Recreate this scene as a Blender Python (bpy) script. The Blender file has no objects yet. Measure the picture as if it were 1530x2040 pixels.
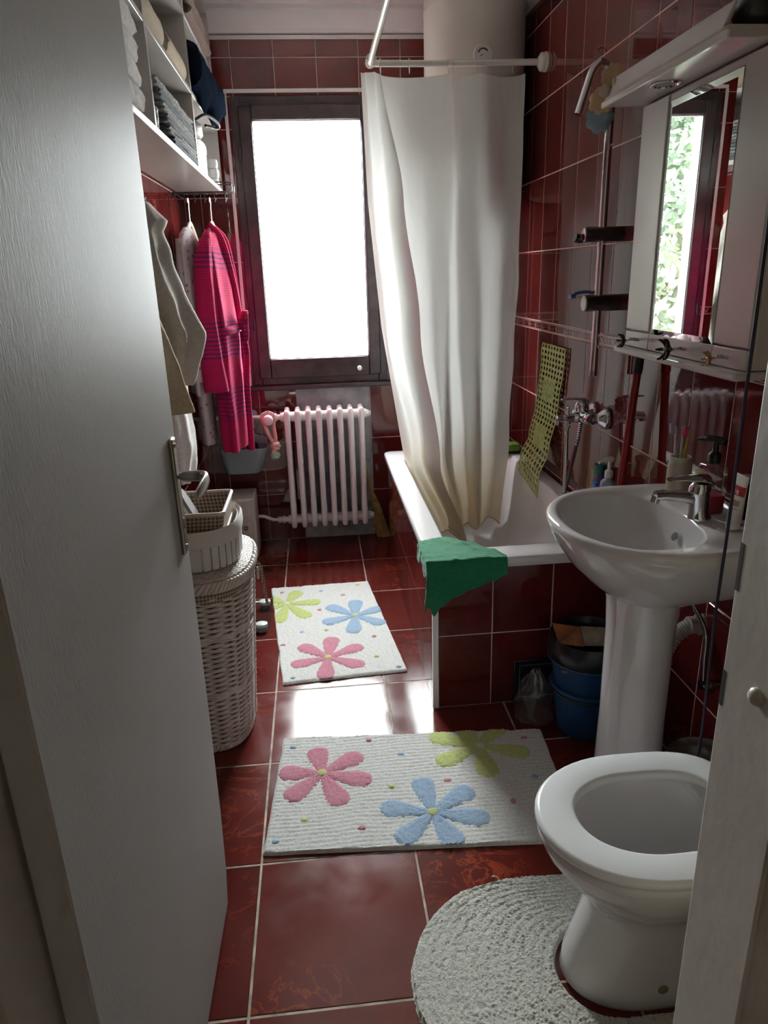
import bpy, math, random
from mathutils import Vector, Matrix, noise
from math import sin, cos, pi, radians, sqrt
random.seed(7)
SC = bpy.context.scene
COL = SC.collection

# ------------------------------------------------------------------ camera
PITCH, ROLL, YAW, FPX = 0.32717362, -0.03082732, 0.08714805, 1405.7525
def make_camera():
    cp, sp = cos(PITCH), sin(PITCH)
    F = Vector((sin(YAW) * cp, cos(YAW) * cp, -sp)); R0 = Vector((cos(YAW), -sin(YAW), 0)); U0 = R0.cross(F)
    c, s = cos(ROLL), sin(ROLL)
    R = c * R0 + s * U0; U = -s * R0 + c * U0
    cam = bpy.data.cameras.new('camera'); o = bpy.data.objects.new('camera', cam); COL.objects.link(o)
    m = Matrix((R, U, -F)).transposed().to_4x4(); m.translation = (0, 0, 1.44)
    o.matrix_world = m
    cam.sensor_fit = 'AUTO'; cam.sensor_width = 36.0; cam.lens = FPX / 2040 * 36.0
    cam.clip_start = 0.02; cam.clip_end = 200
    SC.camera = o
make_camera()

# ------------------------------------------------------------------ sky, lights, exposure
SKY = 68.0
w = bpy.data.worlds.new('overcast_sky'); SC.world = w; w.use_nodes = True
bg = w.node_tree.nodes['Background']; bg.inputs[0].default_value = (0.965, 0.98, 1.0, 1); bg.inputs[1].default_value = SKY
def area(name, loc, rot, sx, sy, power, color=(1, 1, 1), portal=False):
    l = bpy.data.lights.new(name, 'AREA'); l.shape = 'RECTANGLE'; l.size = sx; l.size_y = sy; l.energy = power; l.color = color
    if portal: l.cycles.is_portal = True
    o = bpy.data.objects.new(name, l); o.location = loc; o.rotation_euler = rot; COL.objects.link(o); return o
area('window_sky_portal', (0.019, 3.93, 1.583), (-pi / 2, 0, 0), 0.66, 1.30, 1.0, portal=True)
area('hall_fill_light', (0.3, -0.55, 2.52), (0, 0, 0), 0.3, 0.3, 1.1, (1.0, 0.83, 0.62))  # weak warm fill added in the unseen hall, not a known fixture
vs = SC.view_settings; vs.view_transform = 'Standard'; vs.look = 'None'; vs.exposure = 0.15; vs.gamma = 1.0; vs.use_curve_mapping = False

# ------------------------------------------------------------------ helpers
BASE = {}
class MB:
    def __init__(s): s.v = []; s.f = []; s.m = []; s.mi = 0
    def face(s, idx): s.f.append(tuple(idx)); s.m.append(s.mi)
    def add(s, vs_, fs):
        n = len(s.v); s.v += [tuple(p) for p in vs_]
        for f in fs: s.face([i + n for i in f])
        return s
    def box(s, x0, y0, z0, x1, y1, z1):
        return s.add([(x0, y0, z0), (x1, y0, z0), (x1, y1, z0), (x0, y1, z0), (x0, y0, z1), (x1, y0, z1), (x1, y1, z1), (x0, y1, z1)],
                     [(0, 3, 2, 1), (4, 5, 6, 7), (0, 1, 5, 4), (1, 2, 6, 5), (2, 3, 7, 6), (3, 0, 4, 7)])
    def prism(s, poly, axis, a, b):
        # poly: 2D points in the two other axes (in order x,y,z without axis)
        def P(p, t):
            return (t, p[0], p[1]) if axis == 0 else ((p[0], t, p[1]) if axis == 1 else (p[0], p[1], t))
        n = len(poly)
        return s.add([P(p, a) for p in poly] + [P(p, b) for p in poly],
                     [tuple(range(n))[::-1], tuple(range(n, 2 * n))] + [(i, (i + 1) % n, (i + 1) % n + n, i + n) for i in range(n)])
    def rings(s, rings, closed=True, cap0=True, cap1=True, loop=False):
        n = len(rings[0]); k = len(s.v)
        for r in rings: s.v += [tuple(p) for p in r]
        N = len(rings)
        for i in range(N if loop else N - 1):
            j2 = (i + 1) % N
            for j in range(n if closed else n - 1):
                a = k + i * n + j; b = k + i * n + (j + 1) % n; c = k + j2 * n + (j + 1) % n; d = k + j2 * n + j
                s.face((a, b, c, d))
        if closed and not loop:
            if cap0: s.face([k + j for j in range(n)][::-1])
            if cap1: s.face([k + (N - 1) * n + j for j in range(n)])
        return s
    def lathe(s, prof, c=(0, 0, 0), n=24, ex=1, ey=1, axis='z', cap0=True, cap1=True, frame=None):
        # prof: (radius, height); frame: (u, v, w) vectors, w the axis
        if frame is None:
            frame = {'z': ((1, 0, 0), (0, 1, 0), (0, 0, 1)), 'x': ((0, 1, 0), (0, 0, 1), (1, 0, 0)), 'y': ((0, 0, 1), (1, 0, 0), (0, 1, 0))}[axis]
        U, V, W = [Vector(a) for a in frame]; c = Vector(c)
        return s.rings([[c + U * (r * ex * cos(2 * pi * j / n)) + V * (r * ey * sin(2 * pi * j / n)) + W * h for j in range(n)] for r, h in prof], True, cap0, cap1)
    def tube(s, pts, r, n=8, cap=True, closed=False, sx=1.0):
        pts = [Vector(p) for p in pts]; N = len(pts)
        rs = r if isinstance(r, (list, tuple)) else [r] * N
        rings = []; prev = None
        for i, p in enumerate(pts):
            if closed: t = pts[(i + 1) % N] - pts[i - 1]
            else: t = pts[min(i + 1, N - 1)] - pts[max(i - 1, 0)]
            t = t.normalized() if t.length > 1e-9 else Vector((0, 0, 1))
            if prev is None:
                a = Vector((0, 0, 1)) if abs(t.z) < .9 else Vector((1, 0, 0))
                u = t.cross(a).normalized()
            else:
                u = (prev - t * prev.dot(t)); u = u.normalized() if u.length > 1e-9 else t.orthogonal().normalized()
            prev = u; v = t.cross(u)
            rings.append([p + (u * (cos(2 * pi * j / n) * sx) + v * sin(2 * pi * j / n)) * rs[i] for j in range(n)])
        return s.rings(rings, True, cap, cap, loop=closed)
    def grid(s, fn, nu, nv, cu=False, cv=False):
        k = len(s.v); NU = nu if cu else nu + 1; NV = nv if cv else nv + 1
        for i in range(NU):
            for j in range(NV): s.v.append(tuple(fn(i / nu, j / nv)))
        for i in range(nu):
            for j in range(nv):
                i2 = (i + 1) % NU; j2 = (j + 1) % NV
                s.face((k + i * NV + j, k + i2 * NV + j, k + i2 * NV + j2, k + i * NV + j2))
        return s
    def sphere(s, c, r, nu=16, nv=10, ex=1, ey=1, ez=1):
        c = Vector(c); pr = [(r * sin(pi * i / nv), -r * cos(pi * i / nv)) for i in range(nv + 1)]
        pr[0] = (r * .02, -r); pr[-1] = (r * .02, r)
        return s.lathe([(a, b * ez) for a, b in pr], c, nu, ex, ey)
    def build(s, name, mats, parent=None, smooth=35, bevel=0, seg=2, sub=0, solid=0, base=None, kind=None, label=None):
        if not isinstance(mats, (list, tuple)): mats = [mats]
        if parent is not None: b = BASE[parent.name]
        elif base is not None: b = Vector(base)
        else:
            xs = [p[0] for p in s.v]; ys = [p[1] for p in s.v]; zs = [p[2] for p in s.v]
            b = Vector(((min(xs) + max(xs)) / 2, (min(ys) + max(ys)) / 2, min(zs)))
        me = bpy.data.meshes.new(name)
        me.from_pydata([(p[0] - b[0], p[1] - b[1], p[2] - b[2]) for p in s.v], [], s.f)
        for m in mats: me.materials.append(m)
        if any(s.m): me.polygons.foreach_set('material_index', s.m)
        if smooth:
            me.polygons.foreach_set('use_smooth', [True] * len(me.polygons))
            try: me.set_sharp_from_angle(angle=radians(smooth))
            except Exception: pass
        me.validate(); me.update()
        o = bpy.data.objects.new(name, me); COL.objects.link(o)
        if parent is not None: o.parent = parent
        else: o.location = b
        BASE[o.name] = b
        if bevel:
            md = o.modifiers.new('bevel', 'BEVEL'); md.width = bevel; md.segments = seg; md.limit_method = 'ANGLE'; md.angle_limit = radians(40)
        if solid:
            md = o.modifiers.new('solid', 'SOLIDIFY'); md.thickness = solid; md.offset = 0
        if sub:
            md = o.modifiers.new('sub', 'SUBSURF'); md.levels = sub; md.render_levels = sub
        if kind: o['kind'] = kind
        if label: o['label'] = label
        return o

def thing(name, label, cat, loc=(0, 0, 0), group=None, kind=None):
    o = bpy.data.objects.new(name, None); COL.objects.link(o); o.location = loc; o.empty_display_size = .05
    BASE[o.name] = Vector(loc)
    if label: o['label'] = label
    if cat: o['category'] = cat
    if group: o['group'] = group
    if kind: o['kind'] = kind
    return o
def tag(o, label, cat, group=None):
    o['label'] = label; o['category'] = cat
    if group: o['group'] = group
    return o
def dup(root, delta, label=None):
    r = root.copy(); COL.objects.link(r); r.location = root.location + Vector(delta)
    if label: r['label'] = label
    for ch in list(root.children):
        c = ch.copy(); COL.objects.link(c); c.parent = r
        for g in list(ch.children):
            d = g.copy(); COL.objects.link(d); d.parent = c
    return r
def lerp(a, b, t): return a + (b - a) * t
def pl(xs, ys, x):
    # piecewise linear
    if x <= xs[0]: return ys[0]
    for i in range(len(xs) - 1):
        if x <= xs[i + 1]:
            t = (x - xs[i]) / (xs[i + 1] - xs[i]); return ys[i] + (ys[i + 1] - ys[i]) * t
    return ys[-1]
def sm(xs, ys, x):
    # smooth (cosine eased) piecewise
    if x <= xs[0]: return ys[0]
    for i in range(len(xs) - 1):
        if x <= xs[i + 1]:
            t = (x - xs[i]) / (xs[i + 1] - xs[i]); t = t * t * (3 - 2 * t); return ys[i] + (ys[i + 1] - ys[i]) * t
    return ys[-1]
def spline(pts, n=8):
    # Catmull-Rom through points
    P = [Vector(p) for p in pts]; P = [2 * P[0] - P[1]] + P + [2 * P[-1] - P[-2]]; out = []
    for i in range(1, len(P) - 2):
        for k in range(n):
            t = k / n; a, b, c, d = P[i - 1], P[i], P[i + 1], P[i + 2]
            out.append(.5 * ((2 * b) + (c - a) * t + (2 * a - 5 * b + 4 * c - d) * t * t + (3 * b - a - 3 * c + d) * t ** 3))
    out.append(P[-2]); return out
def nz(x, y=0, z=0): return noise.noise(Vector((x, y, z)))

# ------------------------------------------------------------------ materials
def srgb(h):
    h = h.lstrip('#'); c = [int(h[i:i + 2], 16) / 255 for i in (0, 2, 4)]
    return tuple(((x + .055) / 1.055) ** 2.4 if x > .04045 else x / 12.92 for x in c) + (1,)
def col(c): return srgb(c) if isinstance(c, str) else (tuple(c) + (1,))[:4]
class NT:
    def __init__(s, name):
        s.m = bpy.data.materials.new(name); s.m.use_nodes = True; s.t = s.m.node_tree; s.n = s.t.nodes
        s.b = s.n['Principled BSDF']; s.out = s.n['Material Output']
    def node(s, t, **kw):
        n = s.n.new(t)
        for k, v in kw.items():
            if k.startswith('i_'): n.inputs[k[2:].replace('_', ' ')].default_value = v
            else: setattr(n, k, v)
        return n
    def link(s, a, b): s.t.links.new(a, b)
    def set(s, **kw):
        for k, v in kw.items(): s.b.inputs[k.replace('_', ' ')].default_value = v
        return s
    def coords(s, kind='Object', scale=(1, 1, 1)):
        tc = s.node('ShaderNodeTexCoord'); mp = s.node('ShaderNodeMapping'); mp.inputs['Scale'].default_value = scale
        s.link(tc.outputs[kind], mp.inputs['Vector']); return mp.outputs['Vector']
    def noise(s, scale, detail=3, rough=.55, vec=None, kind='Object', dist=0):
        n = s.node('ShaderNodeTexNoise'); n.inputs['Scale'].default_value = scale; n.inputs['Detail'].default_value = detail
        n.inputs['Roughness'].default_value = rough; n.inputs['Distortion'].default_value = dist
        s.link(vec if vec is not None else s.coords(kind), n.inputs['Vector']); return n
    def ramp(s, fac, stops):
        r = s.node('ShaderNodeValToRGB'); e = r.color_ramp.elements
        while len(e) < len(stops): e.new(.5)
        for k, (p, c) in enumerate(stops): e[k].position = p; e[k].color = col(c)
        s.link(fac, r.inputs[0]); return r.outputs[0]
    def mix(s, fac, a, b, mode='MIX'):
        n = s.node('ShaderNodeMix', data_type='RGBA', blend_type=mode)
        for sock, v in ((n.inputs[0], fac), (n.inputs[6], a), (n.inputs[7], b)):
            if isinstance(v, bpy.types.NodeSocket): s.link(v, sock)
            else: sock.default_value = v if not isinstance(v, str) else col(v)
        return n.outputs[2]
    def bump(s, h, strength=.3, dist=.01):
        n = s.node('ShaderNodeBump'); n.inputs['Strength'].default_value = strength; n.inputs['Distance'].default_value = dist
        s.link(h, n.inputs['Height']); s.link(n.outputs['Normal'], s.b.inputs['Normal']); return n
    def color(s, c):
        if isinstance(c, bpy.types.NodeSocket): s.link(c, s.b.inputs['Base Color'])
        else: s.b.inputs['Base Color'].default_value = col(c)
        return s
def M(name, c, rough=.5, metal=0, var=0, vscale=6, bump=0, bscale=60, bdist=.003, spec=.5, coat=0, kind='Object', sheen=0):
    t = NT(name); t.set(Roughness=rough, Metallic=metal)
    t.b.inputs['Specular IOR Level'].default_value = spec
    if coat: t.b.inputs['Coat Weight'].default_value = coat; t.b.inputs['Coat Roughness'].default_value = .04
    if sheen: t.b.inputs['Sheen Weight'].default_value = sheen; t.b.inputs['Sheen Roughness'].default_value = .5
    n = t.noise(vscale, 4, kind=kind)
    k = col(c); lo = tuple(x * (1 - var) for x in k[:3]); hi = tuple(min(1, x * (1 + var)) for x in k[:3])
    t.color(t.ramp(n.outputs['Fac'], [(.3, lo), (.7, hi)]) if var else c)
    if bump: t.bump(t.noise(bscale, 3, kind=kind).outputs['Fac'], bump, bdist)
    return t.m
def tile_material(name, base, dark, vein, rough, vscale, bumpy):
    t = NT(name); t.set(Roughness=rough)
    oi = t.node('ShaderNodeObjectInfo'); v = t.coords('Object')
    off = t.node('ShaderNodeVectorMath', operation='MULTIPLY_ADD'); t.link(oi.outputs['Random'], off.inputs[0])
    off.inputs[1].default_value = (17, 31, 7); t.link(v, off.inputs[2])
    n1 = t.noise(3.2, 3, .5, off.outputs[0], dist=.6)
    n2 = t.noise(vscale, 5, .6, off.outputs[0], dist=1.6)
    c = t.ramp(n1.outputs['Fac'], [(.3, dark), (.7, base)])
    vr = t.ramp(n2.outputs['Fac'], [(.0, (0, 0, 0)), (.475, (0, 0, 0)), (.5, (.7, .7, .7)), (.525, (0, 0, 0)), (1, (0, 0, 0))])
    n3 = t.noise(2.3, 2, .5, off.outputs[0]); mk = t.ramp(n3.outputs['Fac'], [(.47, (0, 0, 0)), (.62, (1, 1, 1))])
    fac = t.mix(1.0, vr, mk, 'MULTIPLY'); c = t.mix(fac, c, col(vein))
    hs = t.node('ShaderNodeHueSaturation'); mr = t.node('ShaderNodeMapRange'); mr.inputs[3].default_value = .82; mr.inputs[4].default_value = 1.18
    t.link(oi.outputs['Random'], mr.inputs[0]); t.link(mr.outputs[0], hs.inputs['Value']); t.link(c, hs.inputs['Color']); t.color(hs.outputs[0])
    rr = t.ramp(t.noise(9, 3, .6, off.outputs[0]).outputs['Fac'], [(.3, (rough * .8,) * 3), (.8, (rough * 1.5,) * 3)])
    t.link(rr, t.b.inputs['Roughness'])
    t.bump(t.noise(7, 2, .4, off.outputs[0]).outputs['Fac'], bumpy, .002)
    return t.m
m_tile = tile_material('red_wall_tile', (.125, .0155, .0140), (.072, .0100, .0095), (.13, .016, .0145), .03, 7, .012)
m_ftile = tile_material('red_floor_tile', (.125, .0165, .0120), (.083, .0120, .0095), (.32, .052, .018), .13, 6, .02)
m_grout = M('pale_wall_grout', (.58, .42, .37), .8, var=.15, bump=.3)
m_fgrout = M('floor_grout', (.40, .33, .27), .85, var=.4, vscale=25, bump=.3)
m_gold = M('pale_border_print', (.72, .55, .48), .25, metal=.3)
m_plaster = M('bare_grey_plaster', (.36, .37, .39), .9, var=.35, vscale=9, bump=.9, bscale=22, bdist=.012)
m_ceil = M('white_ceiling_paint', (.88, .87, .86), .7, var=.03, bump=.1)
m_hall = M('hall_wall_paint', (.42, .36, .26), .7, var=.06, bump=.2)
m_hfloor = M('hall_floor_wood', (.16, .10, .06), .4, var=.3)
m_salmon = M('salmon_exterior_paint', (.05, .021, .016), .85, var=.08, bump=.3)
m_white_trim = M('white_plastic_trim', (.80, .77, .76), .3)
m_frame = M('dark_brown_window_wood', (.045, .027, .030), .32, var=.5, vscale=14, bump=.25, bscale=35)
def door_paint():
    t = NT('glossy_white_door_paint'); t.set(Roughness=.5); t.b.inputs['Specular IOR Level'].default_value = .035
    n = t.noise(2.0, 3, kind='Object'); t.color(t.ramp(n.outputs['Fac'], [(.3, (.43, .405, .39)), (.75, (.47, .45, .435))]))
    v = t.coords('Object', (260, 260, 60)); b = t.noise(1.0, 3, .6, v); w2 = t.noise(5, 2)
    a = t.node('ShaderNodeMath', operation='MULTIPLY_ADD'); t.link(w2.outputs['Fac'], a.inputs[0]); a.inputs[1].default_value = 1.6; t.link(b.outputs['Fac'], a.inputs[2])
    t.bump(a.outputs[0], .16, .0018); return t.m
m_door = door_paint()
m_jamb = M('cream_jamb_paint', (.48, .435, .385), .42, var=.08, vscale=5, bump=.3, bscale=30)
def glass_mat(name, tint=(1, 1, 1), refl=1.0):
    t = NT(name); t.n.remove(t.b)
    tr = t.node('ShaderNodeBsdfTransparent'); tr.inputs[0].default_value = col(tint)
    gl = t.node('ShaderNodeBsdfGlossy'); gl.inputs['Roughness'].default_value = .02
    lw = t.node('ShaderNodeLayerWeight'); pw = t.node('ShaderNodeMath', operation='POWER'); t.link(lw.outputs['Facing'], pw.inputs[0]); pw.inputs[1].default_value = 4.0
    fr = t.node('ShaderNodeMath', operation='MULTIPLY_ADD'); t.link(pw.outputs[0], fr.inputs[0]); fr.inputs[1].default_value = .7; fr.inputs[2].default_value = .04
    ms = t.node('ShaderNodeMixShader'); t.link(fr.outputs[0], ms.inputs[0]); t.link(tr.outputs[0], ms.inputs[1]); t.link(gl.outputs[0], ms.inputs[2])
    t.link(ms.outputs[0], t.out.inputs[0]); return t.m
m_pane = glass_mat('window_glass', (.95, .98, .97))
m_steel = M('satin_steel', (.48, .45, .40), .28, metal=1, bump=.05, bscale=200)
m_chrome = M('polished_chrome', (.62, .62, .63), .07, metal=1)
m_porc = M('white_glazed_porcelain', (.68, .655, .66), .06, coat=.3)
m_laminate = M('white_laminate', (.55, .51, .49), .22, var=.03)
# ------------------------------------------------------------------ room dimensions
XL, XR, YF, YB, ZC = -0.60, 1.02, 0.66, 3.85, 2.60
WX0, WX1, WZ0, WZ1 = -0.338, 0.376, 0.885, 2.25       # window opening
ZROWS = [0.0, .27, .57, .87, 1.17, 1.21, 1.51, 1.81, 2.11, 2.41, 2.505]
TMESH = {}
def tile_mesh(wd, ht, mat, th=.0045, bev=.0014):
    key = (round(wd, 4), round(ht, 4), mat.name)
    if key not in TMESH:
        a, b = wd / 2, ht / 2; e = bev
        v = [(-a, -b, -th), (a, -b, -th), (a, b, -th), (-a, b, -th), (-a, -b, -e), (a, -b, -e), (a, b, -e), (-a, b, -e),
             (-a + e, -b + e, 0), (a - e, -b + e, 0), (a - e, b - e, 0), (-a + e, b - e, 0)]
        f = [(8, 9, 10, 11)] + [(i, (i + 1) % 4, (i + 1) % 4 + 4, i + 4) for i in range(4)] + [(i + 4, (i + 1) % 4 + 4, (i + 1) % 4 + 8, i + 8) for i in range(4)]
        me = bpy.data.meshes.new('tile'); me.from_pydata(v, [], f); me.materials.append(mat); me.update(); TMESH[key] = me
    return TMESH[key]
def border_mesh(wd, ht):
    key = ('border', round(wd, 4), round(ht, 4))
    if key not in TMESH:
        a, b = wd / 2, ht / 2; mb = MB()
        mb.box(-a, -b, -.0045, a, b, 0)
        mb.mi = 1
        for s in (-1, 1): mb.box(-a, s * b * .80 - .0012, 0, a, s * b * .80 + .0012, .0008)
        def stroke(p, q, w=.0011):
            d = Vector((q[0] - p[0], q[1] - p[1])); n = Vector((-d.y, d.x)).normalized() * w
            mb.add([(p[0] - n.x, p[1] - n.y, .0006), (p[0] + n.x, p[1] + n.y, .0006), (q[0] + n.x, q[1] + n.y, .0006), (q[0] - n.x, q[1] - n.y, .0006)], [(0, 1, 2, 3)])
        if wd > .12:
            for cx in (-.05, .05):
                stroke((cx - .012, .010), (cx, -.010), .0016); stroke((cx + .013, .011), (cx, -.010), .0016)
                stroke((cx - .004, .006), (cx, -.010), .0009); stroke((cx + .013, .011), (cx + .018, .007)); stroke((cx, -.010), (cx + .045, -.002), .0007)
                stroke((cx + .03, .008), (cx + .026, -.002), .0012); stroke((cx + .026, -.002), (cx + .031, -.004), .0016); stroke((cx - .03, .0), (cx - .045, -.001), .0007)
        me = bpy.data.meshes.new('border_tile'); me.from_pydata(mb.v, [], mb.f); me.materials.append(m_tile); me.materials.append(m_gold)
        me.polygons.foreach_set('material_index', mb.m); me.update(); TMESH[key] = me
    return TMESH[key]
def lay(parent, org, ex, ey, ul, vl, mat, gap=.003, hole=None, skip=None, name='tile', border=None):
    org, ex, ey = Vector(org), Vector(ex), Vector(ey); en = ex.cross(ey)
    rot = Matrix((ex, ey, en)).transposed().to_euler()
    for i in range(len(ul) - 1):
        for j in range(len(vl) - 1):
            rects = [(ul[i], vl[j], ul[i + 1], vl[j + 1])]
            if hole:
                hx0, hy0, hx1, hy1 = hole; x0, y0, x1, y1 = rects[0]
                if x0 < hx1 and x1 > hx0 and y0 < hy1 and y1 > hy0:
                    rects = []
                    if y0 < hy0: rects.append((x0, y0, x1, hy0))
                    if y1 > hy1: rects.append((x0, hy1, x1, y1))
                    ya, yb = max(y0, hy0), min(y1, hy1)
                    if x0 < hx0: rects.append((x0, ya, hx0, yb))
                    if x1 > hx1: rects.append((hx1, ya, x1, yb))
            for (x0, y0, x1, y1) in rects:
                cx, cy = (x0 + x1) / 2, (y0 + y1) / 2
                if skip and skip(cx, cy): continue
                wd, ht = x1 - x0 - gap, y1 - y0 - gap
                if wd < .008 or ht < .008: continue
                isb = border and border[0] < cy < border[1]
                me = border_mesh(wd, ht) if isb else tile_mesh(wd, ht, mat)
                o = bpy.data.objects.new('border_tile' if isb else name, me); COL.objects.link(o); o.parent = parent
                o.location = org + ex * cx + ey * cy - BASE[parent.name]; o.rotation_euler = rot
def cols(a, b, start, step):
    k = start
    while k > a + .01: k -= step
    out = [a]; k += step
    while k < b - .004:
        if k > a + .004: out.append(k)
        k += step
    return out + [b]
G = .0012
# floor
f = MB().box(XL - .12, YF - .12, -.12, XR + .12, YB + .02, -G).build('floor', m_fgrout, base=(0, 2.2, 0), kind='structure')
lay(f, (0, 0, 0), (1, 0, 0), (0, 1, 0), cols(XL, XR, -.218, .4), cols(YF, YB, 1.064, .4), m_ftile, gap=.0055, name='floor_tile')
# right wall
wr = MB().box(XR + G, YF - .12, 0, XR + .12, YB + .3, ZC).build('wall_right', m_grout, base=(XR, 2.2, 0), kind='structure')
lay(wr, (XR, 0, 0), (0, -1, 0), (0, 0, 1), [-y for y in cols(YF, YB, .05, .2)][::-1], ZROWS, m_tile, gap=.0042, border=(1.175, 1.205))
# left wall
wl = MB().box(XL - .12, YF - .12, 0, XL - G, YB + .3, ZC).build('wall_left', m_grout, base=(XL, 2.2, 0), kind='structure')
lay(wl, (XL, 0, 0), (0, 1, 0), (0, 0, 1), cols(YF, YB, .05, .2), ZROWS, m_tile, border=(1.175, 1.205))
# back wall with the window opening
b = MB(); y0, y1 = YB + G, YB + .06
PX0, PX1, PZ1 = -.12, .28, .87
b.box(XL - .12, y0, 0, WX0, y1, ZC); b.box(WX1, y0, 0, XR + .12, y1, ZC); b.box(WX0, y0, WZ1, WX1, y1, ZC)
b.box(WX0, y0, PZ1, WX1, y1, WZ0); b.box(WX0, y0, 0, PX0, y1, PZ1); b.box(PX1, y0, 0, WX1, y1, PZ1)
wb = b.build('wall_back', m_grout, base=(.2, YB, 0), kind='structure', smooth=0)
lay(wb, (0, YB, 0), (1, 0, 0), (0, 0, 1), cols(XL, XR, -.32, .2), ZROWS, m_tile, hole=(WX0, WZ0, WX1, WZ1), border=(1.175, 1.205),
    skip=lambda x, z: PX0 < x < PX1 and z < PZ1)
mb = MB().grid(lambda u, v: (lerp(PX0, PX1, u), YB + .012 + .006 * nz(u * 5, v * 9, 3) + .004 * nz(u * 17, v * 30, 5), lerp(0, .89, v)), 30, 60)
mb.build('plaster_patch', m_plaster, wb, label='bare grey cracked plaster where tiles are missing')
# outer masonry with salmon reveals
b = MB(); y0, y1 = YB + .06, YB + .22
b.box(-3, y0, -3, WX0 + .02, y1, 3.4); b.box(WX1 - .02, y0, -3, 3, y1, 3.4); b.box(WX0 + .02, y0, WZ1 - .02, WX1 - .02, y1, 3.4); b.box(WX0 + .02, y0, -3, WX1 - .02, y1, WZ0 + .03)
b.build('wall_exterior', m_salmon, base=(0, y0, 0), kind='structure', smooth=0)
# front wall with the doorway
DX0, DX1, DZ = -.352, .442, 2.06
b = MB(); y0, y1 = .555, YF
b.box(-1.1, y0, 0, DX0 - .02, y1, 2.7); b.box(DX1 + .02, y0, 0, 1.5, y1, 2.7); b.box(DX0 - .02, y0, DZ + .02, DX1 + .02, y1, 2.7)
b.build('wall_front', m_hall, base=(0, .6, 0), kind='structure', smooth=0)
# ceiling and cornice
ce = MB().box(XL - .12, YF - .1, ZC, XR + .12, YB + .3, ZC + .1).build('ceiling', m_ceil, base=(0, 2.2, ZC), kind='structure')
prof = [(0, .0), (.022, .0), (.022, .014), (.03, .02), (.045, .035), (.058, .06), (.062, .075), (.085, .078), (.085, .095), (0, .095)]
zc0 = ZC - .095
b = MB()
b.rings([[(x, YB - d, zc0 + h) for d, h in prof] for x in (XL, XR)]).build('trim_1', m_ceil, kind='structure')
MB().rings([[(XR - d, y, zc0 + h) for d, h in prof] for y in (YF, YB - .085)]).build('trim_2', m_ceil, kind='structure')
MB().rings([[(XL + d, y, zc0 + h) for d, h in prof] for y in (YF, YB - .085)]).build('trim_3', m_ceil, kind='structure')
# white edge strips around the window, below the cornice
MB().box(XL, YB - .006, 2.482, XR, YB + .001, 2.500).build('trim_4', m_white_trim, kind='structure', bevel=.002)
MB().box(-.365, YB - .006, 2.264, WX1 + .02, YB + .001, 2.281).build('trim_5', m_white_trim, kind='structure', bevel=.002)
MB().box(-.368, YB - .006, .885, -.352, YB + .001, 2.264).build('trim_6', m_white_trim, kind='structure', bevel=.002)
# hall behind the camera
MB().box(-1.0, -1.5, -.1, 1.4, .555, -.002).build('floor_hall', m_hfloor, kind='structure')
MB().box(-1.0, -1.5, 2.6, 1.4, .555, 2.7).build('ceiling_hall', m_ceil, kind='structure')
MB().box(-1.1, -1.5, 0, -1.0, .555, 2.7).build('wall_hall_left', m_hall, kind='structure')
MB().box(1.4, -1.5, 0, 1.5, .555, 2.7).build('wall_hall_right', m_hall, kind='structure')
MB().box(-1.1, -1.6, 0, 1.5, -1.5, 2.7).build('wall_hall_rear', m_hall, kind='structure')
# ------------------------------------------------------------------ window
wn = thing('window_1', 'tall dark brown wooden window with a blown-out white pane', None, (.019, YB, WZ0), kind='structure')
def frame_ring(mb, x0, z0, x1, z1, wl_, wr_, wb_, wt_, ya, yb):
    mb.box(x0, ya, z0, x0 + wl_, yb, z1); mb.box(x1 - wr_, ya, z0, x1, yb, z1); mb.box(x0 + wl_, ya, z0, x1 - wr_, yb, z0 + wb_); mb.box(x0 + wl_, ya, z1 - wt_, x1 - wr_, yb, z1)
mb = MB(); frame_ring(mb, WX0, WZ0, WX1, WZ1, .045, .045, .045, .05, YB - .012, YB + .06); mb.build('outer_frame', m_frame, wn, bevel=.004)
GX0, GX1, GZ0, GZ1 = -.243, .281, 1.022, 2.145
mb = MB(); frame_ring(mb, GX0 - .062, GZ0 - .1, GX1 + .062, GZ1 + .065, .062, .062, .1, .065, YB - .028, YB + .045); sash = mb.build('sash', m_frame, wn, bevel=.006)
mb = MB(); frame_ring(mb, GX0 - .012, GZ0 - .012, GX1 + .012, GZ1 + .012, .016, .016, .016, .016, YB - .020, YB + .01); mb.build('glazing_bead', m_frame, sash, bevel=.003)
MB().box(GX0 - .01, YB + .012, GZ0 - .01, GX1 + .01, YB + .016, GZ1 + .01).build('pane', m_pane, sash, smooth=0)
MB().lathe([(.012, 0), (.012, -.004), (.006, -.006), (.006, -.016), (.012, -.022), (.013, -.028), (.009, -.034), (.002, -.036)], (.226, YB - .028, .962), 16, axis='y').build('knob', m_white_trim, sash, label='small white knob')
for z in (1.2, 1.62, 2.0):
    MB().lathe([(.0065, -.03), (.0065, .03)], (GX0 - .066, YB - .03, z), 10).build('hinge', m_frame, wn)
MB().box(WX0 - .03, YB - .05, .862, WX1 + .03, YB + .04, .886).build('sill', m_frame, wn, bevel=.005)
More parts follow.
